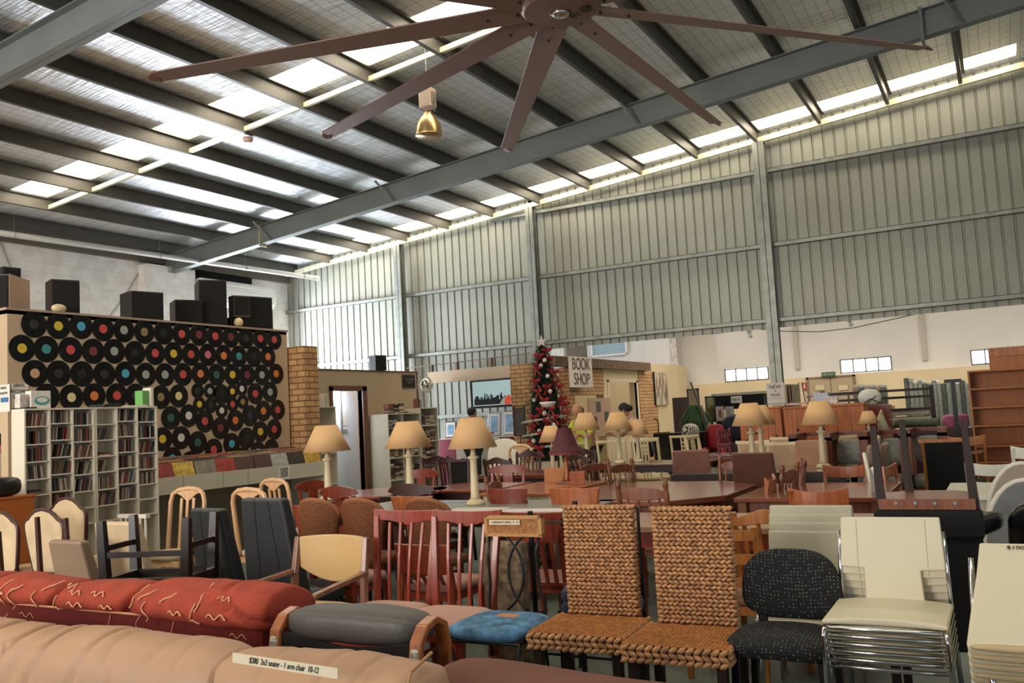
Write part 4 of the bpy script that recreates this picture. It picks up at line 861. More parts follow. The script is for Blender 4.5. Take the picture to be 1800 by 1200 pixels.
tabm=wood('polished_red_top','#96482F',.22,.2,.6,(1.5,9,9)); tabd=wood('polished_brown_top','#7E422B',.2,.2,.6,(1.5,9,9)); tabo=wood('orange_top','#B4683C',.25,.15,.5,(1.5,9,9)); greyt=mat('grey_tabletop','#8C8980',.35); tan_t=wood('tan_top','#9C7458',.35,.15,.3,(1.5,9,9))
table('round red wood table left of the white column lamp, by the brown door frame',circ(-6.05,8.05,.62,.62),.75,tabm,mahm,[(-6.3,7.9),(-5.8,7.9),(-6.05,8.3)],inset=.35)
table('red wood table behind the second and third big lamps',rect(-5.75,-4.78,8.1,9.0),.75,tabm,mahd,rl(-5.75,-4.78,8.1,9.0))
table('long dark mahogany table in front of the christmas tree',rect(-6.2,-5.0,10.1,11.0),.75,tabd,mahd,rl(-6.2,-5.0,10.1,11.0),th=.05)
table('pale orange table carrying the maroon lamp',rect(-4.7,-3.85,7.7,9.0),.75,tabo,crw,rl(-4.7,-3.85,7.7,9.0))
table('long grey table under the big column lamps',rect(-5.3,-2.95,6.0,7.1),.75,greyt,mahd,rl(-5.3,-2.95,6.0,7.1),th=.025)
table('octagonal polished mahogany table in the middle of the hall',[(-3.3,6.95),(-2.45,6.95),(-2.1,7.4),(-2.1,8.4),(-2.5,8.8),(-3.4,8.8),(-3.72,8.4),(-3.72,7.4)],.75,tabd,mahm,rl(-3.6,-2.3,7.2,8.6),th=.045,ap=.13)
table('square polished wood table right of the octagonal one',rect(-1.98,-.85,7.15,8.45),.75,tabd,brw,rl(-1.98,-.85,7.15,8.45),th=.035,ap=.1)
table('long tan extension table behind the seagrass chairs',rect(-2.5,-.7,5.45,6.2),.75,tan_t,mah,rl(-2.5,-.7,5.45,6.2,.1),th=.04,ap=.1)
table('glossy black table carrying the tall column lamp on the right',rect(-3.4,-1.5,9.75,10.75),.75,mat('black_glass_top','#3A3431',.08,coat=.6),blk,rl(-3.4,-1.5,9.75,10.75),th=.1,ap=.12)
table('white table on the right beside the round-backed chairs',rect(-.46,.5,7.2,8.3),.75,mat('white_table_top','#D5D2C2',.35),wht,rl(-.46,.5,7.2,8.3))
table('dark table behind the cream lattice chairs',rect(-5.6,-3.6,11.6,12.5),.75,mat('dark_glass_top','#5A4A40',.15,coat=.5),mahd,rl(-5.6,-3.6,11.6,12.5))
table('brown side table at the back behind the upholstered chairs',rect(-4.0,-3.0,12.9,13.5),.78,tabd,mahm,rl(-4.0,-3.0,12.9,13.5),ap=.15)
# ---- middle chairs ----
F=PI # seen from behind
ct=lambda *a,**k: chair(*a,**k)
ct('oval',mahm,creamf,'dark red chair with oval crest beside the leftmost big lamp',-5.8,6.85,F,.92,.4)
ct('oval',mah,creamf,'glossy red chair with oval crest right of the door frame',-6.35,8.85,.1,.92,.4)
ct('oval',mah,creamf,'red chair with oval crest half hidden behind the leftmost lamp',-6.55,7.55,1.4,.92,.4)
ct('oval',mahd,creamf,'darkest oval-crested chair behind the second big lamp',-5.03,7.0,F,.92,.46)
ct('oval',mah,creamf,'red oval-crested chair behind the third big lamp',-5.35,9.3,.2,.92,.44)
ct('oval',mah,creamf,'red oval-crested chair turned sideways right of the third big lamp',-4.6,8.9,-1.1,.92,.42)
ct('solid',mahm,mahm,'maroon chair with solid flared crest just right of the third big lamp',-3.86,6.8,F,.88,.37)
ct('solid',orw,orw,'orange red chair with solid flared crest below the maroon lamp',-3.21,6.78,F,.88,.44)
ct('solid',orw,orw,'orange wood chair with flared crest between the second and third lamps',-4.45,6.2,F,.88,.4)
ct('solid',mah,mah,'deep red chair with solid crest behind the wicker-topped iron chair',-2.66,4.98,F,.9,.4)
ct('solid',mah,mah,'red chair behind the tall charcoal chairs, beside the wicker armchairs',-5.1,5.7,F,.86,.4)
for x,y,r,l in((-7.15,10.7,.9,'narrow dark slatted chair right of the white bookcases'),(-6.65,10.2,F,'dark hump-backed slatted chair left of the third big lamp'),(-5.72,9.85,F,'dark hump-backed slatted chair right of the third big lamp'),(-6.12,11.2,.0,'dark hump-backed slatted chair in front of the pale oval board'),(-5.25,11.2,.0,'dark slatted chair in front of the christmas tree bench'),(-4.72,10.1,F-.2,'dark slatted chair right behind the maroon lamp')):
    ct('hump',mahd,mahd,l,x,y,r,1.0,.42)
ct('framed',mahd,blackc,'tall dark open-backed chair behind the second big lamp',-6.0,9.3,.4,1.0,.28)
for x,y,r,l in((-2.46,6.4,F,'brown spindle chair in front of the octagonal table'),(-2.5,8.25+.8,0,'spindle chair with a floral crest behind the octagonal table'),(-1.95,8.0,-1.7,'spindle chair at the right end of the octagonal table, nearer'),(-1.93,8.4,-1.3,'spindle chair at the right end of the octagonal table, farther'),(-3.98,7.25,1.8,'spindle chair at the left end of the octagonal table, nearer'),(-3.55,9.15,1.2,'spindle chair behind the left half of the octagonal table'),(-4.0,9.35,1.0,'spindle chair behind the left corner of the octagonal table')):
    ct('spindle',brw,brw,l,x,y,r,.97,.42)
obj('floral_crest',B().pillow((0,.235,.865),(.12,.02,.06),.9,12,8),mat('floral_green','#A9A57E',.6,var=(40,.4)),[o for o in bpy.data.objects if o.get('label','').startswith('spindle chair with a floral')][0])
for x,y,r,l in((-1.22,6.6,F,'orange brown chair with curved rail in front of the square table'),(-1.38,8.7,0,'orange brown chair with curved rail behind the square table'),(-2.05,7.7,-1.5,'orange brown chair at the left side of the square table'),(-.74,8.75,1.4,'orange brown chair at the right side of the square table')):
    ct('rail',honey if 0 else orw,salmonf,l,x,y,r,.88,.42)
bc=ct('bow',mah,salmonf,'bow-backed red chair behind the tan extension table',-1.08,5.75,F,.84,.46)
for i,(x,y,r,l) in enumerate([(-5.45,12.95,F,'cream lattice-backed chair left, in front of the woman in the pale top'),(-5.75,12.45,.9,'cream lattice-backed chair turned sideways beside the hi-vis person'),(-5.1,13.5,F,'cream lattice-backed chair, rear one of the close pair'),(-4.92,13.0,F-.1,'cream lattice-backed chair, front one of the close pair'),(-4.6,14.0,F,'cream lattice-backed chair in front of the zigzag pot'),(-4.0,13.3,1.45,'cream lattice-backed chair seen edge on beside the red armchair')]):
    ct('lattice',crw,creamf,l,x,y,r,1.05,.5)
ct('parsons',dkw,pinkf,'dusty pink upholstered chair behind the floral spindle chair',-3.45,10.7,F+.25,.97,.46,name='upholstered_chair')
ct('parsons',dkw,brownf,'dark brown upholstered chair left of the glossy black table end',-2.3,9.15,F,1.0,.43,name='upholstered_chair')
ct('parsons',dkw,salmonf,'tan pink upholstered chair behind the glossy black table',-2.1,10.95,0,1.02,.38,name='upholstered_chair')
ct('parsons',dkw,fabric('taupe_fabric','#7A6455'),'taupe upholstered chair right end of the black table, nearer',-1.42,9.2,-1.4,1.03,.44,name='upholstered_chair')
ct('parsons',dkw,fabric('taupe_fabric',0),'taupe upholstered chair right end of the black table, farther',-1.36,9.75,-1.5,1.03,.44,name='upholstered_chair')
ct('parsons',crw,creamf,'cream chair seen edge on behind the taupe chairs',-1.5,10.25,-1.5,1.08,.42,name='upholstered_chair')
for x,y,l in((-3.0,12.0,'cream framed chair back left of the pink upholstered chair'),(-2.75,12.9,'cream framed chair back standing farther left'),(-2.45,11.3,'cream framed chair back directly left of the tan pink chair'),(-2.0,12.7,'cream framed chair back right behind the tan pink chair')):
    ct('framed',crw,beigef,l,x,y,F,1.0,.42)
ct('framed',honey,blackc,'honey framed chair with black upholstered back',-.62,10.7,F,1.0,.46); ct('rail',honey,blackc,'honey wood chair rail showing above the black-backed chair',-.45,11.6,F,1.0,.44)
ct('rail',wht,grey_f,'white painted chair with plain rail left of the round-backed pair',-.12,8.9,F,.88,.5)
ct('rail',wht,grey_f,'white painted chair with plain rail right behind the round-backed pair',.25,8.6+.8,F,.98,.5)
ct('bow',wht,fabric('beige_grey_fabric','#A79A86'),'white hoop-backed chair with beige pad, rear of the right pair',.06,7.2,F,.98,.5)
ct('bow',wht,fabric('blue_grey_velour','#858582',.2),'white hoop-backed chair with grey velour pad, front of the right pair',.06,6.1,F,.96,.5)
ct('bow',wht,grey_f,'white hoop-backed chair seen from the side, nearest the white table',-.68,7.55,PI/2+.3,.94,.42)
ct('bow',wht,creamf,'white hoop-backed chair seen from the side, farther from the white table',-.9,8.8,PI/2+.15,.98,.42)
# left group
ct('round',pale,creamf,'pale beech chair nearest the cd shelves',-6.7,5.6,.25,1.0,.4)
ct('round',pale,creamf,'pale beech chair behind the tall charcoal chairs',-5.83,5.7,F,1.0,.44)
ct('round',pale,creamf,'pale beech chair closest to the record bins',-6.55,6.75,F,1.0,.42)
chl=mat('charcoal_leatherette','#2B2E31',.42,bump=(90,.12),var=(3,.12))
ct('parsons',dkw,chl,'tall charcoal high-backed chair, left and lower of the pair',-4.93,4.45,F-.12,.98,.42,name='high_back_chair')
ct('parsons',dkw,chl,'tall charcoal high-backed chair, right and taller of the pair',-4.25,4.3,F-.12,1.065,.5,name='high_back_chair')
ct('ladder',blk,creamf,'black ladder-backed chair behind the overturned black stool',-5.1,4.55,F+.1,.86,.4,sh=.42)
# overturned black chair frame
t=thing('overturned_stool','black wooden stool turned upside down with its four legs in the air','stool',(-4.98,4.05,.55),.35)
for x,y in((-.3,-.16),(.3,-.16),(-.3,.2),(.3,.2)): obj('leg',B().beam((x*.93,y*.95,0),(x,y,.42),.06,.06,w2=.045,h2=.045),blk,t)
obj('seat_frame',B().box(-.31,.31,-.2,-.15,-.02,.05).box(-.31,.31,.17,.22,-.02,.05).box(-.31,-.26,-.15,.17,-.02,.05).box(.26,.31,-.15,.17,-.02,.05),blk,t)
obj('stretcher',B().beam((-.29,-.16,.24),(-.29,.2,.24),.025,.035).beam((.29,-.16,.24),(.29,.2,.24),.025,.035).beam((-.29,-.16,.2),(.29,-.16,.2),.025,.035),blk,t)
obj('seat',B().pillow((0,0,-.05),(.62,.42,.06),.4),creamf,t,smooth=True)
boxthing('side_table','low dark table carrying the overturned black stool','table',(-5.02,4.02,0),(.5,.4,.465),dkw,.35)
ct('parsons',wht,creamf,'cream upholstered chair back behind the overturned black stool',-5.7,4.3,F,.9,.46,name='upholstered_chair')
# french chairs
def french(label,x,y,rz,h):
    t=thing('french_chair',label,'chair',(x,y,0),rz); o_=[]
    w=.44; pts=[(-.165,.5),(-.19,.6),(-.22,.74),(-.235,.84),(-.232,.885),(-.21,.912),(-.175,.925),(-.14,.955),(-.085,.985),(0,1.0)]; pts=pts+[(-a,b) for a,b in pts[-2::-1]]
    k=h/1.0; P=[(a,.2+.08*(b-.5),b*k) for a,b in pts]
    obj('back_frame',B().tube(P,.016,8,True),mahd,t,smooth=True); n=len(P)
    obj('back_pad',B().add([(a,b-.012,c) for a,b,c in P]+[(a,b+.012,c) for a,b,c in P],[tuple(range(n)),tuple(range(2*n-1,n-1,-1))]+[(i,i+n,(i+1)%n+n,(i+1)%n) for i in range(n)]),creamf,t)
    obj('seat',B().pillow((0,0,.46),(.48,.44,.09),.5,20,8),beigef,t,smooth=True); obj('seat_rail',B().box(-.22,.22,-.2,.2,.38,.43),mahd,t)
    for sx in(-1,1):
        obj('leg',B().tube([(sx*.2,-.18,.4),(sx*.215,-.2,.3),(sx*.19,-.18,.12),(sx*.2,-.2,0)],[.026,.022,.014,.018],8),mahd,t,smooth=True); obj('leg',B().beam((sx*.17,.24,0),(sx*.17,.2,.52),.03,.03),mahd,t)
french('cream french-style chair with dark frame at the left edge',-7.1,4.5,F,.97); french('cream french-style chair with dark frame, front of the overlapping pair',-6.53,4.5,F,.99); french('cream french-style chair with dark frame, rear of the overlapping pair',-6.9,4.95,F,1.03)
t=thing('overturned_chair','dark thin-legged chair turned over on the white table','chair',(-6.1,3.95,.53),.1)
for x,y,h in((-.72,0,.3),(-.42,0,.34),(-.17,.12,.43),(.12,.12,.42)): obj('leg',B().beam((x+.03,y,0),(x,y,h),.03,.03,w2=.026,h2=.026),mahd,t)
obj('seat_frame',B().box(-.74,.14,-.03,.0,.0,.03).box(-.74,.14,.12,.15,.0,.03),mahd,t)
table('small white table at the left edge carrying overturned chairs',rect(-7.3,-6.0,3.75,4.05),.515,wht,wht,rl(-7.3,-6.0,3.75,4.05),th=.03,ap=.06,name='side_table')
ct('parsons',mahd,mat('taupe_vinyl','#8C7460',.45),'low taupe vinyl chair beside the french-style pair',-5.83,4.0,F,.81,.38,name='upholstered_chair')
t=thing('cot_rail','white spindled rail standing in front of the cd shelves','rail',(-6.45,4.95,0)); obj('rail',B().box(-.1,.25,-.02,.02,.84,.87).box(-.1,.25,-.02,.02,.3,.33),wht,t); 
for k in range(6): obj('spindle',B().cyl((-.08+k*.06,0,0),(-.08+k*.06,0,.85),.01),wht,t)
# ---- lamps ----
shade=mat('shade_parchment','#DCB07C',.7,bump=(200,.1)); shade2=mat('maroon_shade','#56202A',.7); stone=mat('cream_stone','#D9C9A4',.45)
LP=None
def lamp(label,x,y,z,s,sm=None):
    global LP
    if LP is None:
        t=LP=thing('table_lamp',label,'lamp',(x,y,z),0,None,s)
        obj('shade',B().lathe([(.22,.5),(.1,.77),(.096,.768),(.215,.502)],n=36),shade,t,smooth=True)
        obj('base',B().lathe([(.085,0),(.088,.02),(.07,.035),(.05,.05)],n=28),stone,t,smooth=True)
        obj('column',B().lathe([(.05,.045),(.038,.08),(.03,.38),(.034,.4),(.05,.41),(.052,.425),(.03,.43),(.022,.45),(.02,.5)],n=24),stone,t,smooth=True)
        obj('socket',B().cyl((0,0,.5),(0,0,.6),.018).cyl((-.1,0,.755),(.1,0,.755),.003),mat('brass','#A9854A',.3,1),t)
        return t
    return dup(LP,label,(x,y,z),s=(s*1.12,s*1.12,s) if ('leftmost' in label or 'second from left' in label) else s)
for px,py,ht,s,l in((836,887,0,1.0,'big column lamp with parchment shade on the grey table, third from left'),(722,872,0,.0,'big column lamp with parchment shade, second from left'),(578,878,0,.0,'big column lamp with parchment shade, leftmost of all lamps')):
    p=at(px,py,'Z',.75); top={836:733,722:740,578:747}[px]; zt=at(px,top,'Y',p.y).z; lamp(l,p.x,p.y,.75,(zt-.75)/.77)
boxthing('side_table','dark side table under the second big lamp','table',(-5.55,7.64,0),(.4,.4,.75),mahd)
boxthing('side_table','dark side table under the leftmost big lamp','table',(-6.12,7.1,0),(.3,.3,.75),mahd)
def lamp2(l,cx,top,wid,z):  # shade width decides the distance
    Y=2
    for i in range(400):
        p=at(cx,top,'Y',Y)
        if FOC/((p-CP).dot(CF))*.44<wid/1.0: break
        Y+=.05
    p=at(cx,top,'Y',Y); s=(p.z-z)/.77
    return p,s
lamp('tall column lamp with parchment shade on the glossy black table',at(1457,818,'Z',.75).x,10.3,.75,(at(1448,704,'Y',10.3).z-.75)/.77)
for l,cx,top,Y,z in(('parchment lamp on the brown side table left of the column signs',1316,708,10.6,.75),('parchment lamp behind the one left of the column signs',1333,712,11.6,.75),('parchment lamp between the hi-vis person and the woman',1028,725,12.3,.75),('parchment lamp in front of the woman in the pale top',1084,724,12.0,.75),('lower parchment lamp right of the one before the woman',1118,738,12.2,.75),('pale lamp with narrow shade left of the maroon lamp',968,748,10.6,.75),('small parchment lamp right of the tall one on the black table',1525,722,12.6,.85)):
    p=at(cx,top,'Y',Y); lamp(l,p.x,Y,z,max(.5,(p.z-z)/.77)*(1))
boxthing('cabinet','low wooden cabinet under the small parchment lamp at the back right','cabinet',(at(1525,722,'Y',12.6).x,12.6,0),(.5,.4,.85),brw)
boxthing('side_table','brown side table under the rear pair of parchment lamps','table',(at(1333,712,'Y',11.6).x,11.6,0),(.5,.4,.75),brw)
p=Vector((-4.22,8.75,.75)); t=thing('table_lamp','maroon bell-shaded lamp with turned wooden base','lamp',(p.x,p.y,.75)); s=1.0
zt=at(993,752,'Y',p.y).z-.75
obj('shade',B().lathe([(.18,zt-.27),(.18,zt-.255),(.135,zt-.18),(.09,zt-.06),(.075,zt),(.07,zt),(.085,zt-.06),(.13,zt-.18),(.17,zt-.255)],n=6*4),shade2,t,smooth=False); obj('fringe',B().lathe([(.182,zt-.285),(.182,zt-.262),(.175,zt-.262),(.175,zt-.285)],n=24),mat('fringe_pink','#7A3E38',.8),t)
obj('base',B().box(-.09,.09,-.09,.09,0,.025),brw,t,bev=.004); obj('column',B().lathe([(.03,.025),(.034,.05),(.022,.1),(.026,.2),(.018,zt-.28)],n=16),orw,t,smooth=True)
boxthing('box','open cardboard box flap beside the maroon lamp base','box',(p.x-.22,p.y+.15,.75),(.26,.02,.16),mat('cardboard','#B57D50',.8)); boxthing('box','small leaning wooden box right of the maroon lamp base','box',(p.x+.22,p.y-.2,.75),(.16,.08,.14),orw,.3)
for i,(x,y,d,l) in enumerate([(-3.9,6.35,(.5,.25,.004),'white paper sheet on the grey table near the third lamp'),(-3.35,6.3,(.55,.2,.004),'white paper sheet on the right end of the grey table'),(-4.6,6.9,(.5,.15,.006),'blue patterned paper at the back of the grey table')]):
    boxthing('paper_sheet',l,'paper',(x,y,.75),d,paper if i<2 else mat('blue_paper','#8E9DB0',.7),.1)
for px,z in((930,.3),(985,.35),(1043,.2)): pass
o=thing('iron_stand','black iron posts standing behind the wicker-topped chair','stand',(-2.45,4.75,0))
for x,h in((-.1,.93),(.2,.99),(.42,.9)): obj('post',B().cyl((x,0,0),(x,0,h),.016),black,o); 
obj('cross_bar',B().beam((-.35,0,.86),(.45,0,.87),.012,.012).beam((-.1,0,.1),(.42,0,.1),.012,.012),black,o)

t=thing('oval_headboard','white oval board standing behind the dark slatted chairs','headboard',(at(886,775,'Y',11.9).x,11.9,0)); zt=at(886,770,'Y',11.9).z; obj('board',B().pillow((0,0,zt-.3),(.62,.04,.6),.9,28,14),wht,t,smooth=True); obj('post',B().box(-.2,-.16,-.02,.02,0,zt-.4),wht,t); obj('post',B().box(.16,.2,-.02,.02,0,zt-.4),wht,t)
ct('round',pale,pale,'pale hoop-backed chair right of the white oval board',at(915,790,'Y',11.5).x,11.5,F,1.08,.42)
# ================= FRONT ROW =================
# seagrass chairs
sg=mat('seagrass','#BC8A5C',.75,var=(30,.4),bump=(140,.5,(1,1,1))); sgd=mat('seagrass_core','#3A2012',.9); sgt=mat('seagrass_seat','#AA6C36',.75,var=(40,.35),bump=(120,.6))
def loz(b,c,rx,ry,rz,tilt,M=None):
    T=Matrix.Translation(c)@Matrix.Rotation(tilt,4,'Y'); vs=[]; n=6
    for i,(u,r) in enumerate([(-1,.15),(-.6,.75),(0,1),(.6,.75),(1,.15)]):
        for k in range(n): a=2*PI*k/n; vs.append(T@Vector((u*rx,math.cos(a)*r*ry,math.sin(a)*r*rz)))
    fs=[(i*n+j,i*n+(j+1)%n,(i+1)*n+(j+1)%n,(i+1)*n+j) for i in range(4) for j in range(n)]
    b.add(vs,fs,M)
def seagrass(label,x,y,rz):
    t=thing('seagrass_chair',label,'chair',(x,y,0),rz,None)
    w,h0,h1=.375,.47,1.02; yb=.19; rw_=27; cl=14; R=random.Random(3)
    obj('core',B().box(-w/2+.012,w/2-.012,yb-.012,yb+.02,h0-.1,h1-.012),sgd,t)
    b=B(); dz=(h1-h0)/rw_; dx=w/cl
    for i in range(rw_):
        for j in range(cl):
            for side in(-1,1):
                if side==1 and 0: continue
                loz(b,(-w/2+dx*(j+.5+(.25 if i%2 else -.05)),yb+(-.016 if side<0 else .026)+R.uniform(-.003,.003),h0+dz*(i+.5)+R.uniform(-.001,.001)),dx*.66,.013,dz*.5,(.42 if i%2 else -.42)*(.8+.4*R.random()))
    for i in range(rw_):
        for sx in(-1,1): loz(b,(sx*(w/2-.004),yb+.004,h0+dz*(i+.5)),.016,.026,dz*.52,0)
    for j in range(cl+1): loz(b,(-w/2+dx*j,yb+.004,h1-.006),dx*.6,.026,.012,0)
    obj('woven_back',b,sg,t,smooth=True)
    s=B(); ws,ds=.48,.43
    obj('seat_core',B().box(-ws/2+.015,ws/2-.015,-ds/2-.02+.015,ds/2-.035,.39,.458),sgd,t)
    n1,n2=24,26
    for i in range(n1):
        for j in range(n2):
            loz(s,(-ws/2+ws*(j+.5)/n2,-ds/2-.01+(ds-.03)*(i+.5)/n1,.462+R.uniform(-.001,.002)),ws/n2*.62,.009,.007,0,None)
    obj('seat_weave',s,sgt,t,smooth=True)
    e=B(); m=13
    for r_ in range(3):
        for j in range(m):
            loz(e,(-ws/2+ws*(j+.5)/m,-ds/2-.022,.452-.026*r_),ws/m*.66,.016,.014,.5 if r_%2 else -.5)
            for sx in(-1,1): loz(e,(0,0,0),ds/m*.66,.016,.014,.5 if r_%2 else -.5,Matrix.Translation((sx*(ws/2-.004),-ds/2+(ds)*(j+.3)/m,.452-.026*r_))@Matrix.Rotation(PI/2,4,'Z'))
    obj('seat_edge_braid',e,sg,t,smooth=True)
    for sx in(-1,1):
        for yy in(-.19,.17): obj('leg',B().beam((sx*.2,yy,0),(sx*.2,yy,.39),.042,.042),dkw,t)
    return t
g1=seagrass('woven seagrass chair, left of the pair in the front row',-1.88,4.07,.05)
g2=dup(g1,'woven seagrass chair, right of the pair in the front row',(-1.365,4.0,0),.04)
# red slatted chairs
def redchair(label,x,y):
    key='rc'
    if key in CH: return dup(CH[key],label,(x,y,0),.02)
    t=thing('dining_chair',label,'chair',(x,y,0),.02); CH[key]=t; w=.41; h=.985; yb=.2
    for sx in(-1,1):
        obj('back_post',B().sweep([(sx*.175,yb+.06,0),(sx*.18,yb,.3),(sx*.185,yb-.01,.5),(sx*.195,yb+.02,.72),(sx*.21,yb+.055,h-.03)],[.035,.04,.042,.04,.036],.028),mahr,t,bev=.004)
        obj('leg',B().beam((sx*.2,-.19,0),(sx*.2,-.19,.4),.032,.032,w2=.038,h2=.038),mahr,t)
    obj('crest_rail',plank(B(),.46,lambda u:h-.006+.012*u*u,lambda u:h-.075+.035*abs(math.cos(u*3.1)) if 0 else h-.06-.03*math.exp(-7*u*u)+.0*u,lambda u:yb+.055+.02*(1-u*u),.022,16),mahr,t,bev=.004)
    for k in range(4):
        x_=(-1.5+k)*.075; obj('slat',B().sweep([(x_*.88,yb-.005,.44),(x_*.9,yb+.0,.56),(x_*.97,yb+.02,.72),(x_*1.05,yb+.055,h-.07)],.02,.012),mahr,t,bev=.003)
    obj('lower_rail',B().box(-.18,.18,yb-.015,yb+.01,.42,.46),mahr,t); obj('seat_rail',B().box(-.2,.2,-.2,yb-.01,.37,.42),mahr,t)
    obj('seat',B().pillow((0,-.01,.44),(.47,.43,.085),.5,24,10),pinkseat,t,smooth=True)
    
    for sx in(-1,1): obj('stretcher',B().box(sx*.19-.01,sx*.19+.01,-.19,yb,.2,.225),mahr,t)
    return t
mahr=wood('cherry_red','#8E3A28',.28)
redchair('cherry red slat-backed chair, left of the front pair',-3.15,4.07); redchair('cherry red slat-backed chair, right of the front pair',-2.72,4.05)
# beige bentwood armchair
bwd=wood('bent_walnut','#8A6450',.4); yel=mat('yellow_vinyl','#CDAB74',.5,bump=(60,.1))
t=thing('armchair','beige panel armchair with bent wooden arms behind the red sofa','armchair',(-3.6,3.95,0),.06)
obj('backrest',plank(B(),.47,lambda u:.84+.01*(1-u*u),lambda u:.66-.09*(1-u*u),lambda u:.24+.04*(1-u*u),.03,16),yel,t,bev=.008,smooth=False)
for sx in(-1,1):
    obj('back_frame',B().beam((sx*.25,.24,.84),(sx*.255,.2,.62),.035,.035).beam((sx*.255,.2,.62),(sx*.25,.17,0),.035,.04),bwd,t,bev=.005)
    obj('arm',B().sweep([(sx*.27,.2,.64),(sx*.285,-.1,.625),(sx*.29,-.3,.61),(sx*.29,-.35,.59),(sx*.29,-.365,.55),(sx*.29,-.36,0)],[.04]*6,.025,(1,0,0)),bwd,t,bev=.004)
obj('seat',B().pillow((0,-.03,.44),(.52,.46,.09),.5,22,8),yel,t,smooth=True); obj('seat_frame',B().box(-.26,.26,-.24,.2,.36,.4),bwd,t)
# wicker tub chairs
wk=mat('brown_wicker','#7A4420',.6,var=(60,.45,(1,1,2)),bump=(70,.9,(1,1,1.6)))
def tub(label,x,y,rz):
    if 'tub' in CH: return dup(CH['tub'],label,(x,y,0),rz)
    t=thing('wicker_chair',label,'chair',(x,y,0),rz); CH['tub']=t
    Rg=[]; zs_=[.36,.45,.55,.65,.73,.79,.83,.858,.872]
    def tw_(z): return .165+.07*((z-.36)/.37) if z<.73 else .235*math.sqrt(max(.02,1-((z-.73)/.152)**2.6))
    for z in zs_:
        hw=tw_(z); us=[-1+i/7 for i in range(15)]
        Rg.append([Vector((u*hw,.22+.05*(z-.4)-1.9*(u*hw)**2-.015,z)) for u in us]+[Vector((u*hw,.22+.05*(z-.4)-1.9*(u*hw)**2+.015,z)) for u in us[::-1]])
    obj('woven_back',B().rings(Rg),wk,t,smooth=True)
    b=B(); R=[]
    for i in range(13):
        a_=PI*i/12; z_=.73+.145*max(0,math.sin(a_))**.77; x_=-.235*math.cos(a_); R.append(Vector((x_,.22+.05*(z_-.4)-1.9*x_*x_,z_)))
    obj('braided_rim',b.tube(R,.018,8),mat('wicker_rim','#9A5F38',.6,bump=(120,.7)),t,smooth=True)
    for sx in(-1,1): obj('arm',B().tube([(sx*.21,.15,.78),(sx*.25,0,.74),(sx*.26,-.15,.7),(sx*.25,-.2,.4)],.014,8),black,t,smooth=True)
    obj('seat',B().pillow((0,0,.42),(.46,.42,.08),.5,20,8),wk,t,smooth=True)
    for sx in(-1,1):
        for sy in(-1,1): obj('leg',B().cyl((sx*.2,sy*.17,0),(sx*.2,sy*.17,.4),.016),black,t)
    return t
for x_,l_ in((-4.95,'right of the charcoal chairs, partly hidden'),(-4.5,'in the middle above the beige armchair'),(-3.88,'behind the cherry red chairs')):
    o=tub('brown wicker tub chair '+l_,x_,5.72,F); o.scale=(.88,.88,1.055)
for x,l in((-4.15,'left'),(-3.35,'right')): 
    chair('solid',mah,fabric('pink_mottled','#A87A70',.3),'red chair with mottled pink seat, %s one behind the cherry red chairs'%l,x,4.75,F,.72,.4,sh=.46)
boxthing('floor_rug','rolled brown patterned rug standing behind the right cherry red chair','rug',(-2.62,4.55,0),(.26,.12,.78),mat('patterned_rug','#7A6650',.9,var=(22,.6)),.1,.03)
# iron chair with wicker top rail and blue cushion
wkl=mat('tan_wicker','#A9713E',.65,var=(60,.3),bump=(110,.7,(1,1,2)))
t=thing('iron_chair','black iron chair with wicker top rail and blue patterned cushion','chair',(-2.36,4.02,0),.03)
obj('top_rail',B().box(-.16,.17,.175,.205,.87,.96),wkl,t,bev=.006)
obj('rail_edge',B().box(-.165,.175,.17,.21,.955,.97).box(-.165,.175,.17,.21,.862,.877).box(-.168,-.15,.17,.21,.86,.97).box(.155,.175,.17,.21,.86,.97),mat('tan_wicker_edge','#B98A52',.6,bump=(90,.6)),t)
o=obj('price_tape',B().box(-.135,.05,.167,.1695,.925,.95),mat('masking_tape','#E0D2B4',.7),t); text('lettering','CAREMATCHING  P  15',.016,ink,textM((-.04,.166,.938)),t)
def arcp(cx,cz,r,a0,a1,n=14,y=.19,sx=1): return [(cx+sx*r*math.cos(a0+(a1-a0)*i/n),y-.1*0,cz+r*math.sin(a0+(a1-a0)*i/n)) for i in range(n+1)]
for cx,a0,a1,nm in((-.19,-1.0,1.05,'l'),(.19,PI+1.0,PI-1.05,'r')): obj('iron_scroll',B().tube(arcp(cx,.67,.235,a0,a1),.0075,8),black,t,smooth=True)
obj('back_post',B().tube([(-.15,.19,.87),(-.165,.19,.75),(-.16,.19,.6),(-.18,.19,.42),(-.17,.2,0)],.0085,8),black,t,smooth=True); obj('back_post',B().tube([(.15,.19,.87),(.125,.19,.78),(.135,.19,.6),(.16,.19,.5),(.14,.19,.42),(.17,.2,0)],.0085,8),black,t,smooth=True)
obj('seat_frame',B().tube([(-.2,-.2,.4),(.2,-.2,.4),(.2,.19,.4),(-.2,.19,.4)],.01,8,True),black,t)
for sx in(-1,1): obj('leg',B().tube([(sx*.2,-.2,.4),(sx*.17,-.18,.25),(sx*.2,-.21,0)],.01,8),black,t,smooth=True)
cu=obj('cushion',B().pillow((0,-.02,.44),(.46,.44,.085),.55,26,10),mat('blue_denim_print','#5583A6',.8,var=(16,.6)),t,smooth=True); obj('orange_patch',B().pillow((.02,.03,.479),(.13,.09,.008),.5,16,6),mat('orange_patch','#C98A5C',.8),cu,smooth=True); obj('pale_patch',B().pillow((-.12,.05,.474),(.12,.1,.008),.4,16,6),mat('teal_patch','#7FA9B0',.8),cu,smooth=True)
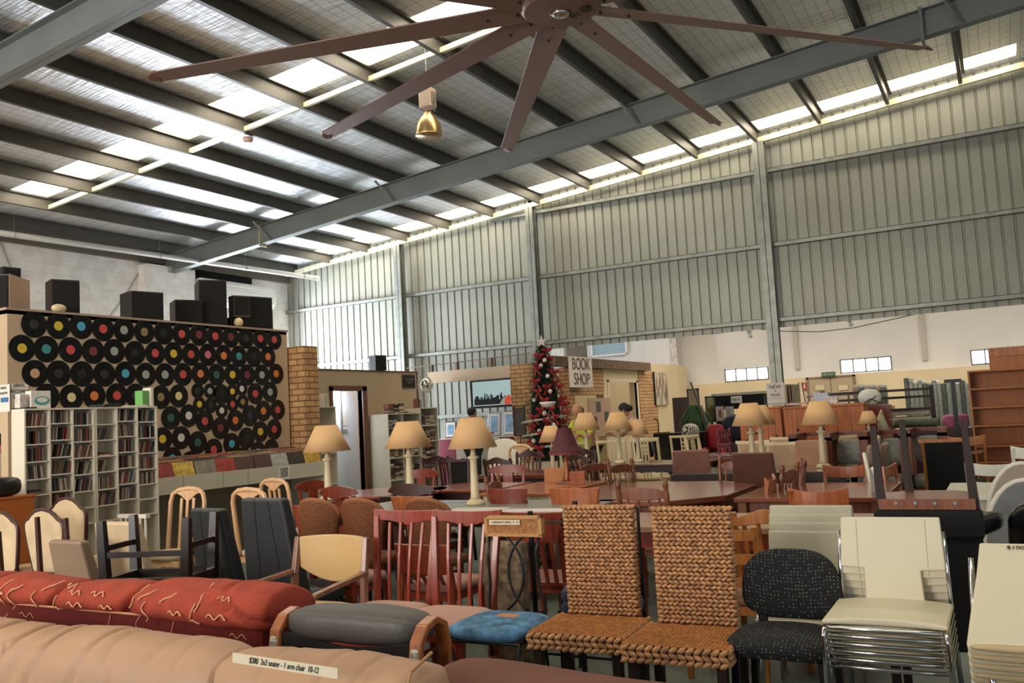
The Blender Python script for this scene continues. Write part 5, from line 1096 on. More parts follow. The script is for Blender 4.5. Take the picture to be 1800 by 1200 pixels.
# second iron chair behind with navy cushions
t=thing('iron_chair','black iron chair with folded navy cushions, behind the wicker-topped chair','chair',(-2.1,4.72,0),.2)
obj('back_scroll',B().tube(arcp(-.2,.75,.2,-.9,.9,12,.2),.008,8).tube([(-.2,.2,.6),(.1,.2,.68),(.2,.2,.66)],.008,8).tube([(-.2,.2,.58),(.05,.2,.5),(.2,.2,.48)],.008,8).tube([(.05+.03*math.cos(a),.2,.58+.03*math.sin(a)) for a in[i*PI/5 for i in range(10)]],.006,6,True),black,t,smooth=True)
for sx in(-1,1): obj('back_post',B().cyl((sx*.2,.2,0),(sx*.2,.2,.93),.01),black,t); obj('leg',B().cyl((sx*.2,-.2,0),(sx*.2,-.2,.42),.01),black,t)
nv=fabric('navy_fabric','#1E2A44'); obj('seat_cushion',B().pillow((0,0,.4),(.44,.42,.09),.4),nv,t,smooth=True); tag(obj('cushion',B().pillow((0,0,0),(.42,.4,.08),.4),nv,smooth=True,loc=(-2.1,4.7,.49),rotz=.3),'loose navy cushion stacked on the rear iron chair','cushion')
obj('seat_frame',B().tube([(-.2,-.2,.35),(.2,-.2,.35),(.2,.2,.35),(-.2,.2,.35)],.009,8,True),black,t)
# black dotted chair
def dotted():
    m=mat('black_dotted_fabric','#14161A',.9,bump=(200,.4)); nt=m.node_tree; b=nt.nodes['Principled BSDF']
    tc=nt.nodes.new('ShaderNodeTexCoord'); v=nt.nodes.new('ShaderNodeTexVoronoi'); v.inputs['Scale'].default_value=62; v.inputs['Randomness'].default_value=.25; sp=nt.nodes.new('ShaderNodeSeparateXYZ'); nt.links.new(tc.outputs['Object'],sp.inputs[0]); ad=nt.nodes.new('ShaderNodeMath'); nt.links.new(sp.outputs[1],ad.inputs[0]); nt.links.new(sp.outputs[2],ad.inputs[1]); cb=nt.nodes.new('ShaderNodeCombineXYZ'); nt.links.new(sp.outputs[0],cb.inputs[0]); nt.links.new(ad.outputs[0],cb.inputs[1]); nt.links.new(cb.outputs[0],v.inputs['Vector'])
    r=nt.nodes.new('ShaderNodeValToRGB'); r.color_ramp.interpolation='CONSTANT'; r.color_ramp.elements[0].color=lin('#8E8A78'); r.color_ramp.elements[1].color=lin('#16181B'); r.color_ramp.elements[1].position=.17
    nt.links.new(v.outputs['Distance'],r.inputs[0]); nt.links.new(r.outputs[0],b.inputs['Base Color']); return m
dm=dotted(); t=thing('office_chair','black dotted fabric chair with rounded back between seagrass and white chairs','chair',(-.94,4.06,0),0)
def bk(p):
    p=Vector(p); u=p.x/.23; v=(p.z+.155)/.31
    p.x*=1-.16*((p.z+.155)/.31)**2
    p.y+=-.04*u*u; return p
obj('backrest',B().pillow((0,.24,.655),(.47,.065,.32),.62,32,16,None,bk),dm,t,smooth=True)
def st_(p): p=Vector(p); p.z+=.012*math.cos(p.x*7); return p
obj('seat',B().pillow((0,-.01,.445),(.48,.44,.1),.6,30,12,None,st_),dm,t,smooth=True)

for sx in(-1,1): obj('back_bracket',B().box(sx*.15-.02,sx*.15+.02,.23,.26,.36,.6),black,t,bev=.004)
for sx in(-1,1):
    for sy in(-1,1): obj('leg',B().beam((sx*.2,sy*.18,0),(sx*.18,sy*.16,.41),.03,.03),black,t)
# honey chair behind it
t=chair('ladder',honey,salmonf,'honey oak chair with curved crest behind the right seagrass chair',-1.45,4.85,F,.86,.46)
t=chair('thinslat',honey,honey,'honey oak chair tucked behind the dotted black chair',-1.25,5.15,F,.9,.4)
# white stacked cut-out chairs
leath=mat('white_leather','#D9CFB2',.42,bump=(120,.08)); seam=mat('seam_thread','#BDB296',.7)
def cutchair(label,x,y,z,rz,g):
    if 'cut' in CH: return dup(CH['cut'],label,(x,y,z),rz,g)
    t=thing('stacking_chair',label,'chair',(x,y,z),rz,g); CH['cut']=t; s0=.42
    yb=.2
    def bp(x_,z_): return (x_,yb+.0+(z_-s0)*.16,z_)
    poly=[(-.205,s0+.36),(.205,s0+.36),(.215,s0+.14),(.115,s0+.135),(.125,s0-.02),(-.115,s0-.02),(-.115,s0+.14),(-.215,s0+.145)]
    # upholstered sling back with cut-out corners
    n=len(poly); vs=[(a,yb+(c-s0)*.18-.012,c) for a,c in poly]+[(a,yb+(c-s0)*.18+.012,c) for a,c in poly]
    obj('backrest',B().add(vs,[tuple(range(n))[::-1],tuple(range(n,2*n))]+[(i,(i+1)%n,(i+1)%n+n,i+n) for i in range(n)]),leath,t,bev=.006)
    for sx in(-.14,.145): obj('seam',B().rings([[Vector((sx+dx,yb+(c-s0)*.18-.0135+dy,c)) for dx,dy in((-.0015,0),(.0015,0),(.0015,.003),(-.0015,.003))] for c in(s0+.15,s0+.35)]),seam,t)
    obj('seat',plank(B(),.47,lambda u:s0+.018-.012*u*u,lambda u:s0-.012,lambda u:-.02+.02*(1-u*u)-.0,.42,14),leath,t,bev=.012)
    for sx in(-1,1):
        obj('leg',B().tube([(sx*.215,yb+.06,s0+.3),(sx*.22,yb+.03,s0+.12),(sx*.225,yb+.05,.2),(sx*.23,yb+.12,0)],.0095,8),chrome,t,smooth=True)
        obj('leg',B().tube([(sx*.225,-.235,s0-.02),(sx*.23,-.24,s0-.06),(sx*.235,-.25,0)],.0095,8),chrome,t,smooth=True)
    obj('seat_frame',B().tube([(-.225,yb,s0-.02),(-.225,-.2,s0-.022),(-.2,-.235,s0-.022),(.0,-.245,s0-.022),(.2,-.235,s0-.022),(.225,-.2,s0-.022),(.225,yb,s0-.02)],.0095,8),chrome,t,smooth=True)
    return t
names=['topmost','second from top','third from top','fourth from top','fifth from top','lowest']
for k in range(6): cutchair('white leather cut-out stacking chair, %s in the front chrome stack'%names[k],-.5,4.06+.014*(k),.18-.034*k,0,'white stacking chairs in the front stack')
boxthing('stand','low dark plinth under the front white chair stack','stand',(-.5,4.1,0),(.3,.3,.004),dkw) if 0 else None
for k in range(4):
    p=thing('stacking_chair','pale leather stacking chair, %s in the rear stack'%names[k],'chair',(-1.0+.005*k,4.85-.045*k,.13-.04*k),0,'pale stacking chairs in the rear stack')
    pg=mat('pale_sage_leather','#BDB79E',.45)
    obj('backrest',B().add([(-.2,.2,.8),(.24,.2,.8),(.24,.16,.42),(-.2,.16,.42),(-.2,.225,.8),(.24,.225,.8),(.24,.185,.42),(-.2,.185,.42)],[(0,3,2,1),(4,5,6,7),(0,1,5,4),(1,2,6,5),(2,3,7,6),(3,0,4,7)]),pg,p,bev=.01)
    obj('seat',B().box(-.2,.24,-.22,.18,.4,.425),pg,p,bev=.01)
    for sx in(-.19,.23): obj('leg',B().tube([(sx,-.2,.4),(sx,-.21,0)],.009,8),chrome,p,smooth=True); obj('leg',B().tube([(sx,.2,.42),(sx,.24,0)],.009,8),chrome,p,smooth=True)
# right stack of sling lounge chairs
def sling(label,k):
    if 'sl' in CH: return dup(CH['sl'],label,(.035,3.72+.012*k,.14-.036*k),0,'white sling chairs at the right edge')
    t=thing('stacking_chair',label,'chair',(.035,3.72,.14),0,'white sling chairs at the right edge'); CH['sl']=t
    R=[]
    for v,(yy,zz,w) in enumerate([(-.06,.43,.46),(-.05,.455,.47),(.1,.53,.44),(.3,.64,.39),(.45,.735,.36),(.46,.735,.36)]):
        R.append([Vector((-w/2,yy,zz)),Vector((w/2,yy,zz)),Vector((w/2,yy+.01,zz-.022)),Vector((-w/2,yy+.01,zz-.022))])
    obj('sling_seat',B().rings(R),leath,t,bev=.008)
    obj('front_roll',B().pillow((0,-.055,.44),(.46,.05,.026),.6,16,8),mat('tan_leather_edge','#C4AE82',.5),t,smooth=True)
    for sx in(-1,1): obj('leg',B().tube([(sx*.2,.02,.45),(sx*.16,-.03,.3),(sx*.13,-.08,0)],.011,8),chrome,t,smooth=True); obj('leg',B().tube([(sx*.215,.42,.68),(sx*.225,.4,.4),(sx*.23,.5,0)],.011,8),chrome,t,smooth=True)
    return t
s0=sling('white leather sling chair marked with a price, topmost at the right edge',0)
for k in range(1,5): sling('white leather sling chair, %s at the right edge'%names[k],k)
tl=text('price_lettering','$100  5.',.032,ink,textM((.02-.03,3.72+.428,.14+.731),-.02,rx=.45),None,ext=.0004); tl.parent=s0; tl['own']=1; tl.matrix_parent_inverse=s0.matrix_world.inverted(); tl.matrix_basis=textM((-.03,.423,.724),-.03,rx=.47)
# black upholstered block behind with overturned side table
t=thing('upholstered_chair','tall black fabric chair back behind the front white stack','chair',(-.37,4.68,0),0); 
obj('backrest',B().box(-.225,.225,-.03,.05,.3,.94),blackc,t,bev=.015); obj('back_cap',B().box(-.235,.235,-.045,.065,.82,.95),blackc,t,bev=.015); obj('seat',B().box(-.225,.225,.05,.5,.3,.45),blackc,t,bev=.02)
for sx in(-1,1): obj('leg',B().beam((sx*.2,0,0),(sx*.2,0,.3),.04,.04),dkw,t); obj('leg',B().beam((sx*.2,.45,0),(sx*.2,.45,.3),.04,.04),dkw,t)
t=thing('overturned_table','small brown table upside down with its legs in the air','table',(-.37,4.85,.955),0)
hx=[(-.21,-.2),(.21,-.2),(.21,.12),(.1,.22),(-.1,.22),(-.21,.12)]; n=6
obj('apron',B().add([(x,y,0) for x,y in hx]+[(x,y,.05) for x,y in hx],[tuple(range(n))[::-1],tuple(range(n,2*n))]+[(i,(i+1)%n,(i+1)%n+n,i+n) for i in range(n)]),wood('raw_brown','#7A4426',.5),t)
for x,y,l in((-.2,-.16,.4),(.205,-.16,.42),(-.1,.18,.42),(.19,.18,.4)): obj('leg',B().beam((x,y,0),(x-.015*(1 if x>0 else .6),y,l),.042,.042,w2=.026,h2=.026),dkw,t)
for k in range(4): obj('bolt',B().cyl((-.13+.085*k,-.2,.03),(-.13+.085*k,-.207,.03),.008),chrome,t)
# black office chair at the right edge
bl=mat('black_leather','#15161A',.25,coat=.3); t=thing('office_chair','glossy black leather armchair at the right edge behind the sling chairs','chair',(.12,5.15,0),-.3)
obj('backrest',B().pillow((.05,.1,.72),(.5,.12,.42),.5,20,12),bl,t,smooth=True); obj('armrest',B().pillow((-.25,-.1,.83),(.1,.42,.1),.6,16,8,Matrix.Rotation(.0,4,'X')),bl,t,smooth=True); obj('seat',B().pillow((.05,-.15,.45),(.52,.5,.14),.5,20,8),bl,t,smooth=True); obj('pedestal',B().cyl((.05,-.1,.05),(.05,-.1,.42),.03).cyl((.05,-.1,0),(.05,-.1,.05),.25),chrome,t)
def longback(x0,x1,prof,nx,disp,endr=.06):
    """a continuous upholstered back: closed profile (y,z) swept along x, rounded at both ends"""
    m=[]; n=len(prof)
    for i in range(n):
        for k in range(3):
            a=Vector(prof[i]);c=Vector(prof[(i+1)%n]); m.append(a.lerp(c,k/3))
    for _ in range(2): m=[(m[i-1]+m[i]*2+m[(i+1)%len(m)])/4 for i in range(len(m))]
    cy=sum(q[0] for q in m)/len(m); cz=sum(q[1] for q in m)/len(m); R=[]
    for i in range(nx+1):
        x=x0+(x1-x0)*i/nx; e=min(x-x0,x1-x); k=1
        if e<endr: k=1-.30*(1-math.sqrt(max(0,1-(1-e/endr)**2)))
        r=[]
        for j,q in enumerate(m):
            t_=j/len(m); y=cy+(q[0]-cy)*k; z=cz+(q[1]-cz)*(k if q[1]>cz else 1); v=Vector((x,y,z)); nrm=Vector((0,y-cy,(z-cz)*.6)).normalized()
            r.append(v+nrm*disp(x,y,z))
        R.append(r)
    return B().rings(R)
# ---------------- sofas ----------------
def nz(p,s,a,seed=0): return noise.noise(Vector((p[0]*s+seed,p[1]*s,p[2]*s)))*a
redm=mat('rust_chenille','#A03E2A',.9,var=(14,.15),bump=(160,.5)); redd=mat('dark_rust_chenille','#6E1F1A',.92,var=(10,.12),bump=(160,.4))
squig=mat('embroidered_thread','#D9A07A',.8)
t=thing('sofa','long rust red patterned sofa seen from behind','sofa',(-3.54,2.76,0))
obj('frame_back',B().box(-2.0,.88,-.11,.06,.0,.75),redd,t,bev=.03); obj('seat_base',B().box(-2.0,.95,.06,.75,.0,.42),redm,t,bev=.03)
def redd_(x,y,z):
    d=nz((x,y,z),3,.02,8)+nz((x,y,z),10,.006,2); front=max(0,min(1,(.1-y)/.2))
    d+=.028*max(0,min(1,(x-.1)/.5))
    for c,sl in((-.95,.5),(-.39,.5),(.13,.45)):
        u=(x-c+(.83-z)*sl)/.022; d-=.045*math.exp(-u*u); u=(x-c+(.83-z)*sl)/.09; d-=.012*math.exp(-u*u)
    if x>.55: d-=.035*math.exp(-((z-.8+.25*(x-.7))/.01)**2)*min(1,(x-.55)/.1)+.02*math.exp(-((z-.81+.5*(x-.75))/.008)**2)
    return d
rprof=[(.0,.715),(-.12,.72),(-.16,.755),(-.145,.81),(-.08,.85),(.02,.855),(.12,.825),(.17,.76),(.14,.715)]
obj('back_cushion',longback(-2.0,.93,rprof,300,redd_,.12),redm,t,smooth=True)
obj('arm',B().pillow((.83,.3,.5),(.24,.7,.2),.6,26,16),redm,t,smooth=True); obj('arm_panel',B().box(.76,.9,-.1,.6,.0,.5),redd,t,bev=.03)
obj('piping',B().tube([(-1.98,-.13,.735),(-.6,-.13,.735),(.0,-.13,.735),(.85,-.13,.735)],.005,6),squig,t)
# embroidered squiggles
R=random.Random(11)
def squiggle(cx,cz,y,s,kind,out,surf):
    pts=[]
    for i in range(14):
        u=i/13
        if kind==0: x_,z_=(u-.5)*1.1*s,math.sin(u*11)*.1*s
        elif kind==1: x_,z_=math.sin(u*7)*.16*s,(u-.5)*1.0*s
        elif kind==2: x_,z_=((.25-u*.5) if u<.6 else -.05+(u-.6)*1.6)*s,(.45-u*1.4 if u<.6 else -.39+.08*math.sin((u-.6)*14))*s
        else: x_,z_=(u-.5)*.9*s,math.sin(u*6)*.05*s+(u-.5)*.5*s
        pts.append((cx+x_,surf(cx+x_,cz+z_),cz+z_))
    return pts
b=B()
def cushsurf(x_,z_):
    pts=[(.73,-.14),(.755,-.158),(.785,-.155),(.81,-.143),(.835,-.112),(.85,-.07)]
    for (a0,b0),(a1,b1) in zip(pts,pts[1:]):
        if z_<=a1: 
            u=max(0,(z_-a0)/(a1-a0)); y=b0+(b1-b0)*u; break
    else: y=-.06
    return y-redd_(x_,y,z_)*1.0-.003
gr_=[(i,j) for i in range(18) for j in range(2)]
for i,j in gr_: b.tube(squiggle(-1.9+i*.155+R.uniform(-.05,.05),.765+.055*j+R.uniform(-.012,.012),0,R.uniform(.06,.1),R.randrange(4),-1,cushsurf),.0035,5)
for j in range(14): b.tube(squiggle(-1.85+.2*j,R.uniform(.6,.69),0,R.uniform(.06,.12),R.randrange(4),-1,lambda x_,z_:-.113),.003,5)
o=obj('embroidery',b,squig,t); o['kind']='stuff'
# charcoal armchair with bentwood arms
gr=mat('grey_leather','#4C4845',.5,bump=(80,.12)); t=thing('armchair','grey leather armchair with bent wooden arms seen from behind','armchair',(-2.17,2.66,0))
def wr2(p):
    p=Vector(p); u=abs(p.x)/.31; return p+p.normalized()*(nz(p,7,.012,5)+.008*math.sin(p.x*60)*max(0,u-.75)*4)
obj('back_cushion',B().pillow((0,0,.765),(.62,.2,.125),.6,56,24,None,wr2),gr,t,smooth=True)
obj('back_panel',plank(B(),.6,lambda u:.725-.025*math.exp(-((u-.1)/.8)**2)+.015*abs(u),lambda u:.1,lambda u:-.09,.02,20),blackc,t); obj('seat',B().box(-.3,.3,-.05,.6,.25,.45),blackc,t,bev=.03)
bwo=wood('amber_bentwood','#9A5A2E',.3)
for sx in(-1,1):
    pts=[(sx*.325,-.06,.0),(sx*.325,-.1,.5),(sx*.325,-.11,.68),(sx*.325,-.1,.74),(sx*.325,-.06,.785),(sx*.325,.0,.8),(sx*.325,.05,.775),(sx*.325,.07,.7),(sx*.325,.06,.5),(sx*.325,.04,.0)]
    obj('arm_frame',B().sweep(pts,.05,.024,(1,0,0)),bwo,t,bev=.005)
    o=obj('tape_patch',B().pillow((sx*.325,-.118,.70),(.04,.01,.05),.7,12,8),mat('silver_tape','#B9B2A4',.35,.3,bump=(60,.8)),t,smooth=True)
# tan leather sofa
tanl=mat('tan_leather','#B0896A',.56,bump=(90,.1),var=(2.5,.08)); t=thing('sofa','long tan leather sofa seen from behind in the foreground','sofa',(-2.6,2.1,-.0))
def tand(x,y,z):
    d=nz((x,y,z),2.2,.022,4)+nz((x,y,z),7,.007,1)
    for c,sl,wd,a in((-.82,.9,.016,.03),(-.64,.85,.012,.04),(-.55,.5,.03,.014),(-.45,.4,.01,.022),(-.2,.45,.012,.016),(-.14,-.3,.02,.008),(.1,.3,.02,.007),(.2,-.15,.012,.005),(.58,.12,.012,.005),(.8,-.1,.016,.006),(.93,.12,.01,.006)):
        u=(x-c+(.84-z)*sl+.35*(z-.84)**2)/wd; d-=a*math.exp(-u*u)
    u=(x-.37)/.007; d-=.022*math.exp(-u*u)*(1 if z<.76 else .45); u=(x-.37)/.05; d-=.01*math.exp(-u*u)
    if x>1.02: d+=.006*math.sin(z*130+x*30)*(x-1.02)/.08
    return d
tprof=[(-.02,.3),(-.1,.3),(-.13,.53),(-.135,.69),(-.1,.785),(-.02,.82),(.08,.815),(.15,.77),(.17,.65),(.16,.4)]
obj('back_cushion',longback(-1.9,1.12,tprof,420,tand),tanl,t,smooth=True)
obj('seat_base',B().box(-1.85,1.08,.18,.45,0,.4),tanl,t,bev=.03); obj('back_base',B().box(-1.85,1.08,-.09,.1,.0,.3),tanl,t,bev=.02)
obj('seam_piping',B().tube([(1.1,.05,.84),(1.105,-.06,.815),(1.112,-.115,.74),(1.113,-.13,.55),(1.11,-.11,.35)],.005,6),mat('tan_piping','#A77A52',.5),t)
# tape with handwriting
M0=at(418,1152,'Y',1.955); M1=at(602,1180,'Y',1.955)
d=(M1-M0); ang=math.atan2(-d.z,d.x); c=(M0+M1)/2
tp=obj('price_tape',B().box(-d.length/2,d.length/2,-.001,.001,-.0145,.0145),mat('masking_tape',0),t); tp.matrix_basis=Matrix.Translation(c-Vector((-2.6,2.1,0))+Vector((0,-.02,-.0)))@Matrix.Rotation(ang,4,'Y')@Matrix.Rotation(.0,4,'X')
tx=text('lettering','$280  2x2 seater - 1 arm chair  10-12',.024,ink,textM((0,-.0025,0)),None,ext=.0004,squash=.72,shear=.25); tx.parent=tp
# brown suede sofa
brs=mat('brown_suede','#6E4536',.85,bump=(140,.25),var=(3,.08)); t=thing('sofa','brown suede sofa back in the bottom right foreground','sofa',(-.92,2.35,0))
def brf(p): p=Vector(p); return p+p.normalized()*nz(p,2.5,.02,2)
bprof=[(-.02,.05),(-.13,.05),(-.15,.4),(-.15,.62),(-.12,.71),(-.03,.755),(.08,.75),(.15,.69),(.17,.5),(.15,.05)]
obj('backrest',longback(-.73,1.3,bprof,120,lambda x,y,z:nz((x,y,z),2.0,.02,2),.14),brs,t,smooth=True)
obj('seat',B().pillow((.3,.42,.22),(1.9,.5,.44),.3,30,14),brs,t,smooth=True)
# ================= RIGHT / FAR BACKGROUND =================
def wpx(px0,px1,py,Y): a=at(px0,py,'Y',Y);b_=at(px1,py,'Y',Y); return a.x,b_.x,(a.z+b_.z)/2
obw=wood('orange_bookcase','#B06A34',.5,.12,0)
x0=at(1700,655,'Y',14).x; ztop=at(1700,655,'Y',14).z; W=1.25
t=thing('bookcase','tall open orange wooden bookcase at the right edge','bookcase',(x0,14,0)); D=.32
obj('side_panel',B().box(0,.025,0,D,0,ztop),obw,t); obj('side_panel',B().box(W-.025,W,0,D,0,ztop),obw,t); obj('back_panel',B().box(.025,W-.025,D-.01,D,0,ztop),obw,t); obj('top_panel',B().box(0,W,0,D,ztop,ztop+.025),obw,t)
for py in(683,716,748,784,812): z=at(1705,py,'Y',14).z; obj('shelf',B().box(.025,W-.025,.005,D-.01,z-.022,z),obw,t)
t=thing('box_shelf','orange wooden box unit on top of the open bookcase','box',(at(1736,610,'Y',14.05).x,14.05,ztop+.026)); h=at(1736,612,'Y',14.05).z-ztop-.026
obj('body',B().box(0,.9,0,.28,0,h),obw,t,bev=.004); obj('rail',B().box(0,.9,-.012,0,h-.12,h),wood('orange_light','#B06A34',.45),t)
for z in(h-.04,h-.09): obj('peg',B().cyl((.05,-.013,z),(.05,-.018,z),.009),black,t)
# signs on the steel column
cx,cz=at(1363,692,'Y',17.08).x,at(1363,692,'Y',17.08).z
t=thing('paper_sign','large paper sign reading NEW & BASES on the steel column','sign',(cx,17.1,cz)); obj('sheet',B().box(-.165,.165,-.004,.004,-.21,.21),paper,t); obj('fold_line',B().box(-.165,.165,-.006,-.004,-.085,-.08).box(-.165,.165,-.006,-.004,-.19,-.18),mat('fold_shadow','#7F766C',.8),t); text('lettering','NEW',.1,ink,textM((0,-.007,.13)),t); text('lettering','&',.05,ink,textM((0,-.007,.05)),t); text('lettering','BASES',.068,ink,textM((0,-.007,-.02)),t)
q=at(1365,731,'Y',17.08); t=thing('paper_sign','smaller printed paper below the NEW & BASES sign','sign',(q.x,17.1,q.z)); obj('sheet',B().box(-.115,.115,-.004,.004,-.15,.15),paper,t); b=B()
for k in range(7): b.box(-.07,.07-.02*(k%3),-.006,-.004,.09-.022*k,.098-.022*k)
obj('printed_lines',b,mat('print_grey','#9A9188',.8),t)
# pine furniture panels
for i,(px0,px1,py,l,Y) in enumerate([(1298,1372,716,'dark pine cabinet left of the steel column',13.6),(1376,1518,712,'long knotty pine cabinet back right of the steel column',13.4)]):
    a,b_,z=wpx(px0,px1,py,Y); t=thing('pine_cabinet',l,'cabinet',((a+b_)/2,Y,0)); w_=(b_-a)/2
    obj('body',B().box(-w_,w_,0,.5,0,z-.03),pine,t,bev=.006); obj('top',B().box(-w_-.01,w_+.01,-.01,.51,z-.03,z),pine,t,bev=.004)
    for k in range(-2,3): obj('board_joint',B().box(w_*k/3,w_*k/3+.006,-.003,0,.05,z-.05),mahd,t)
    b=B(); 
    for k in range(7): b.lathe([(.001,0),(.022,0),(.022,.002)],c=(0,0,0),n=10,M=Matrix.Translation((rnd.uniform(-w_*.8,w_*.8),-.001,rnd.uniform(.7,z-.15)))@Matrix.Rotation(PI/2,4,'X'))
    obj('knots',b,mat('knot_dark','#2E130A',.6),t)
# things on the pine cabinets
Yc=13.6
def onc(px,py): q=at(px,py,'Y',Yc); return q
zc=at(1450,709,'Y',13.4).z
boxthing('box','white blue box on the long pine cabinet behind the lamp','box',(onc(1445,700).x,Yc,zc),(.2,.2,.16),mat('pale_blue_box','#B9C2CC',.6))
boxthing('box','white and red toy box on the long pine cabinet','box',(onc(1456,700).x+.05,Yc-.12,zc),(.2,.1,.1),mat('white_red','#D5C4C0',.6,var=(20,.4)))
tag(obj('plush_toy',B().pillow((0,0,.06),(.14,.12,.12),.9,12,8).pillow((0,-.02,.14),(.09,.09,.09),1,10,8),mat('plush_cream','#CDB0A0',.9),smooth=True,loc=(onc(1433,706).x,Yc,zc)),'small pale plush toy on the long pine cabinet','toy')
t=thing('upturned_stool','black stool upturned with crossing legs left on the pine cabinet','stool',(onc(1404,712).x,Yc,zc)); obj('seat',B().box(-.14,.14,-.1,.1,0,.03),orw,t); 
for sx in(-1,1): obj('leg',B().beam((sx*.1,0,.03),(sx*.02+.05,0,.33),.015,.015),black,t)
# dark metal bed frames further back
t=thing('bed_frame','dark metal bunk bed frame behind the pine cabinet','bed',(at(1540,700,'Y',16).x,16,0)); w_=.85
for sx in(-1,1): obj('post',B().box(sx*w_-.035,sx*w_+.035,-.03,.04,0,at(1540,682,'Y',16).z),dkw,t)
zt=at(1540,686,'Y',16).z
for z in(zt-.02,zt-.14,zt-.34,zt-.62): obj('rail',B().box(-w_,w_,-.015,.015,z-.02,z+.02),dkw,t)
obj('mattress',B().box(-w_+.04,w_-.04,.03,.7,zt-.6,zt-.47),mat('mattress_white','#C9C4B4',.8),t,bev=.03); obj('mattress',B().box(-w_+.04,w_-.04,.03,.7,zt-.44,zt-.33),mat('mattress_white',0),t,bev=.03)
t=thing('metal_rail','thin black metal bed rail standing behind the lamp on the pine cabinet','bed rail',(at(1480,700,'Y',15).x,15,0)); z0=at(1480,694,'Y',15).z
for z in(z0,z0-.1,z0-.2): obj('rail',B().box(-.55,.55,-.012,.012,z-.01,z+.01),black,t)
for x in(-.5,-.2,.1,.4): obj('bar',B().box(x-.012,x+.012,-.01,.01,0,z0),black,t)
q=at(1530,712,'Y',14.6); t=thing('shell_chair','white shell chair lying on the dark cabinet beside the small lamp','chair',(q.x,14.6,q.z),.2); obj('shell',B().pillow((0,0,.12),(.34,.2,.26),.9,18,12),mat('white_shell','#DCE0D4',.3),t,smooth=True); obj('base',B().tube([(-.14,-.12,.02),(0,-.14,.1),(.14,-.12,.02)],.008,6).tube([(-.1,-.13,.0),(.08,-.14,.14)],.007,6),black,t)
boxthing('cabinet','dark wooden cabinet under the white shell chair','cabinet',(q.x+.05,14.75,0),(.42,.4,q.z),mahm)
q=at(1553,745,'Y',14.2); t=thing('ornament','tall cream bird-like ornament right of the small lamp','ornament',(q.x,14.2,0)); obj('body',B().tube([(0,0,at(1553,757,'Y',14.2).z),(-.03,0,q.z+.1),(-.02,0,q.z+.18),(.0,0,at(1553,722,'Y',14.2).z)],[.09,.05,.02,.035],10),mat('ornament_cream','#D3C9A6',.5),t,smooth=True); obj('plinth',B().box(-.12,.12,-.1,.1,0,at(1553,757,'Y',14.2).z-.02),brw,t)
# wrapped mattresses standing upright
pl=mat('clear_plastic_wrap','#A9ADA0',.25,var=(14,.3),bump=(20,.8)); pd=mat('dark_wrapped','#5C6258',.35,var=(8,.4),bump=(20,.6))
for k in range(14):
    px=1592+k*8.2; Y=20; q=at(px,668 if k>1 else 664,'Y',Y); hh=q.z-(.06 if k%3 else 0)
    o=obj('wrapped_mattress',B().box(-.045,.045,-.0,1.2,0,hh),pl if k%4 else pd,bev=.02,loc=(q.x,Y,0),rotz=.0); tag(o,'plastic-wrapped mattress in the upright row by the far wall, %s from left'%ORD[k],'mattress','mattresses standing in the upright row')
for k in range(6):
    q=at(1505+k*9.5,676,'Y',22); o=obj('cushion',B().pillow((0,0,q.z-.25),(.16,.3,.5),.5,14,10),pd if k%2 else mat('taupe_cover','#7F6F5C',.8),smooth=True,loc=(q.x,22,0)); tag(o,'dark plump cushion in the far row behind the bed frame, %s from left'%ORD[k],'cushion','cushions in the far row')
boxthing('cabinet','low far cabinet carrying the row of plump cushions','cabinet',(at(1530,690,'Y',22).x,22,0),(.95,.4,at(1530,676,'Y',22).z-.5),brw)
# timber framed armchairs
plc=mat('green_grey_cushion','#77756A',.35,var=(9,.35),bump=(16,.8)); tw=wood('red_brown_timber','#6E3822',.45,coat=0)
for i,(px0,px1,py,Y) in enumerate([(1409,1460,759,12.2),(1466,1528,757,12.0),(1541,1595,755,12.2),(1600,1660,750,12.2)]):
    a,b_,z=wpx(px0,px1,py,Y); w_=(b_-a)/2; t=thing('timber_armchair','timber-framed armchair with plastic-wrapped cushions, %s from left at the back'%ORD[i],'armchair',((a+b_)/2,Y,0),0,'timber armchairs at the back')
    for sx in(-1,1): obj('side_frame',B().box(sx*w_-.05,sx*w_+.05,-.62,.05,z-.09,z-.0).box(sx*w_-.05,sx*w_+.05,-.62,-.53,.55,z-.05).box(sx*w_-.035,sx*w_+.035,-.02,.05,0,z),tw,t)
    obj('top_rail',B().box(-w_,w_,-.02,.04,z-.05,z),tw,t); obj('lower_rail',B().box(-w_,w_,-.6,-.55,.3,.38),tw,t)
    obj('back_cushion',B().pillow((0,-.1,z-.27),(w_*1.7,.16,.34),.5,20,12),plc,t,smooth=True); obj('seat_cushion',B().pillow((0,-.3,.46),(w_*1.8,.5,.15),.4,20,10),plc,t,smooth=True)
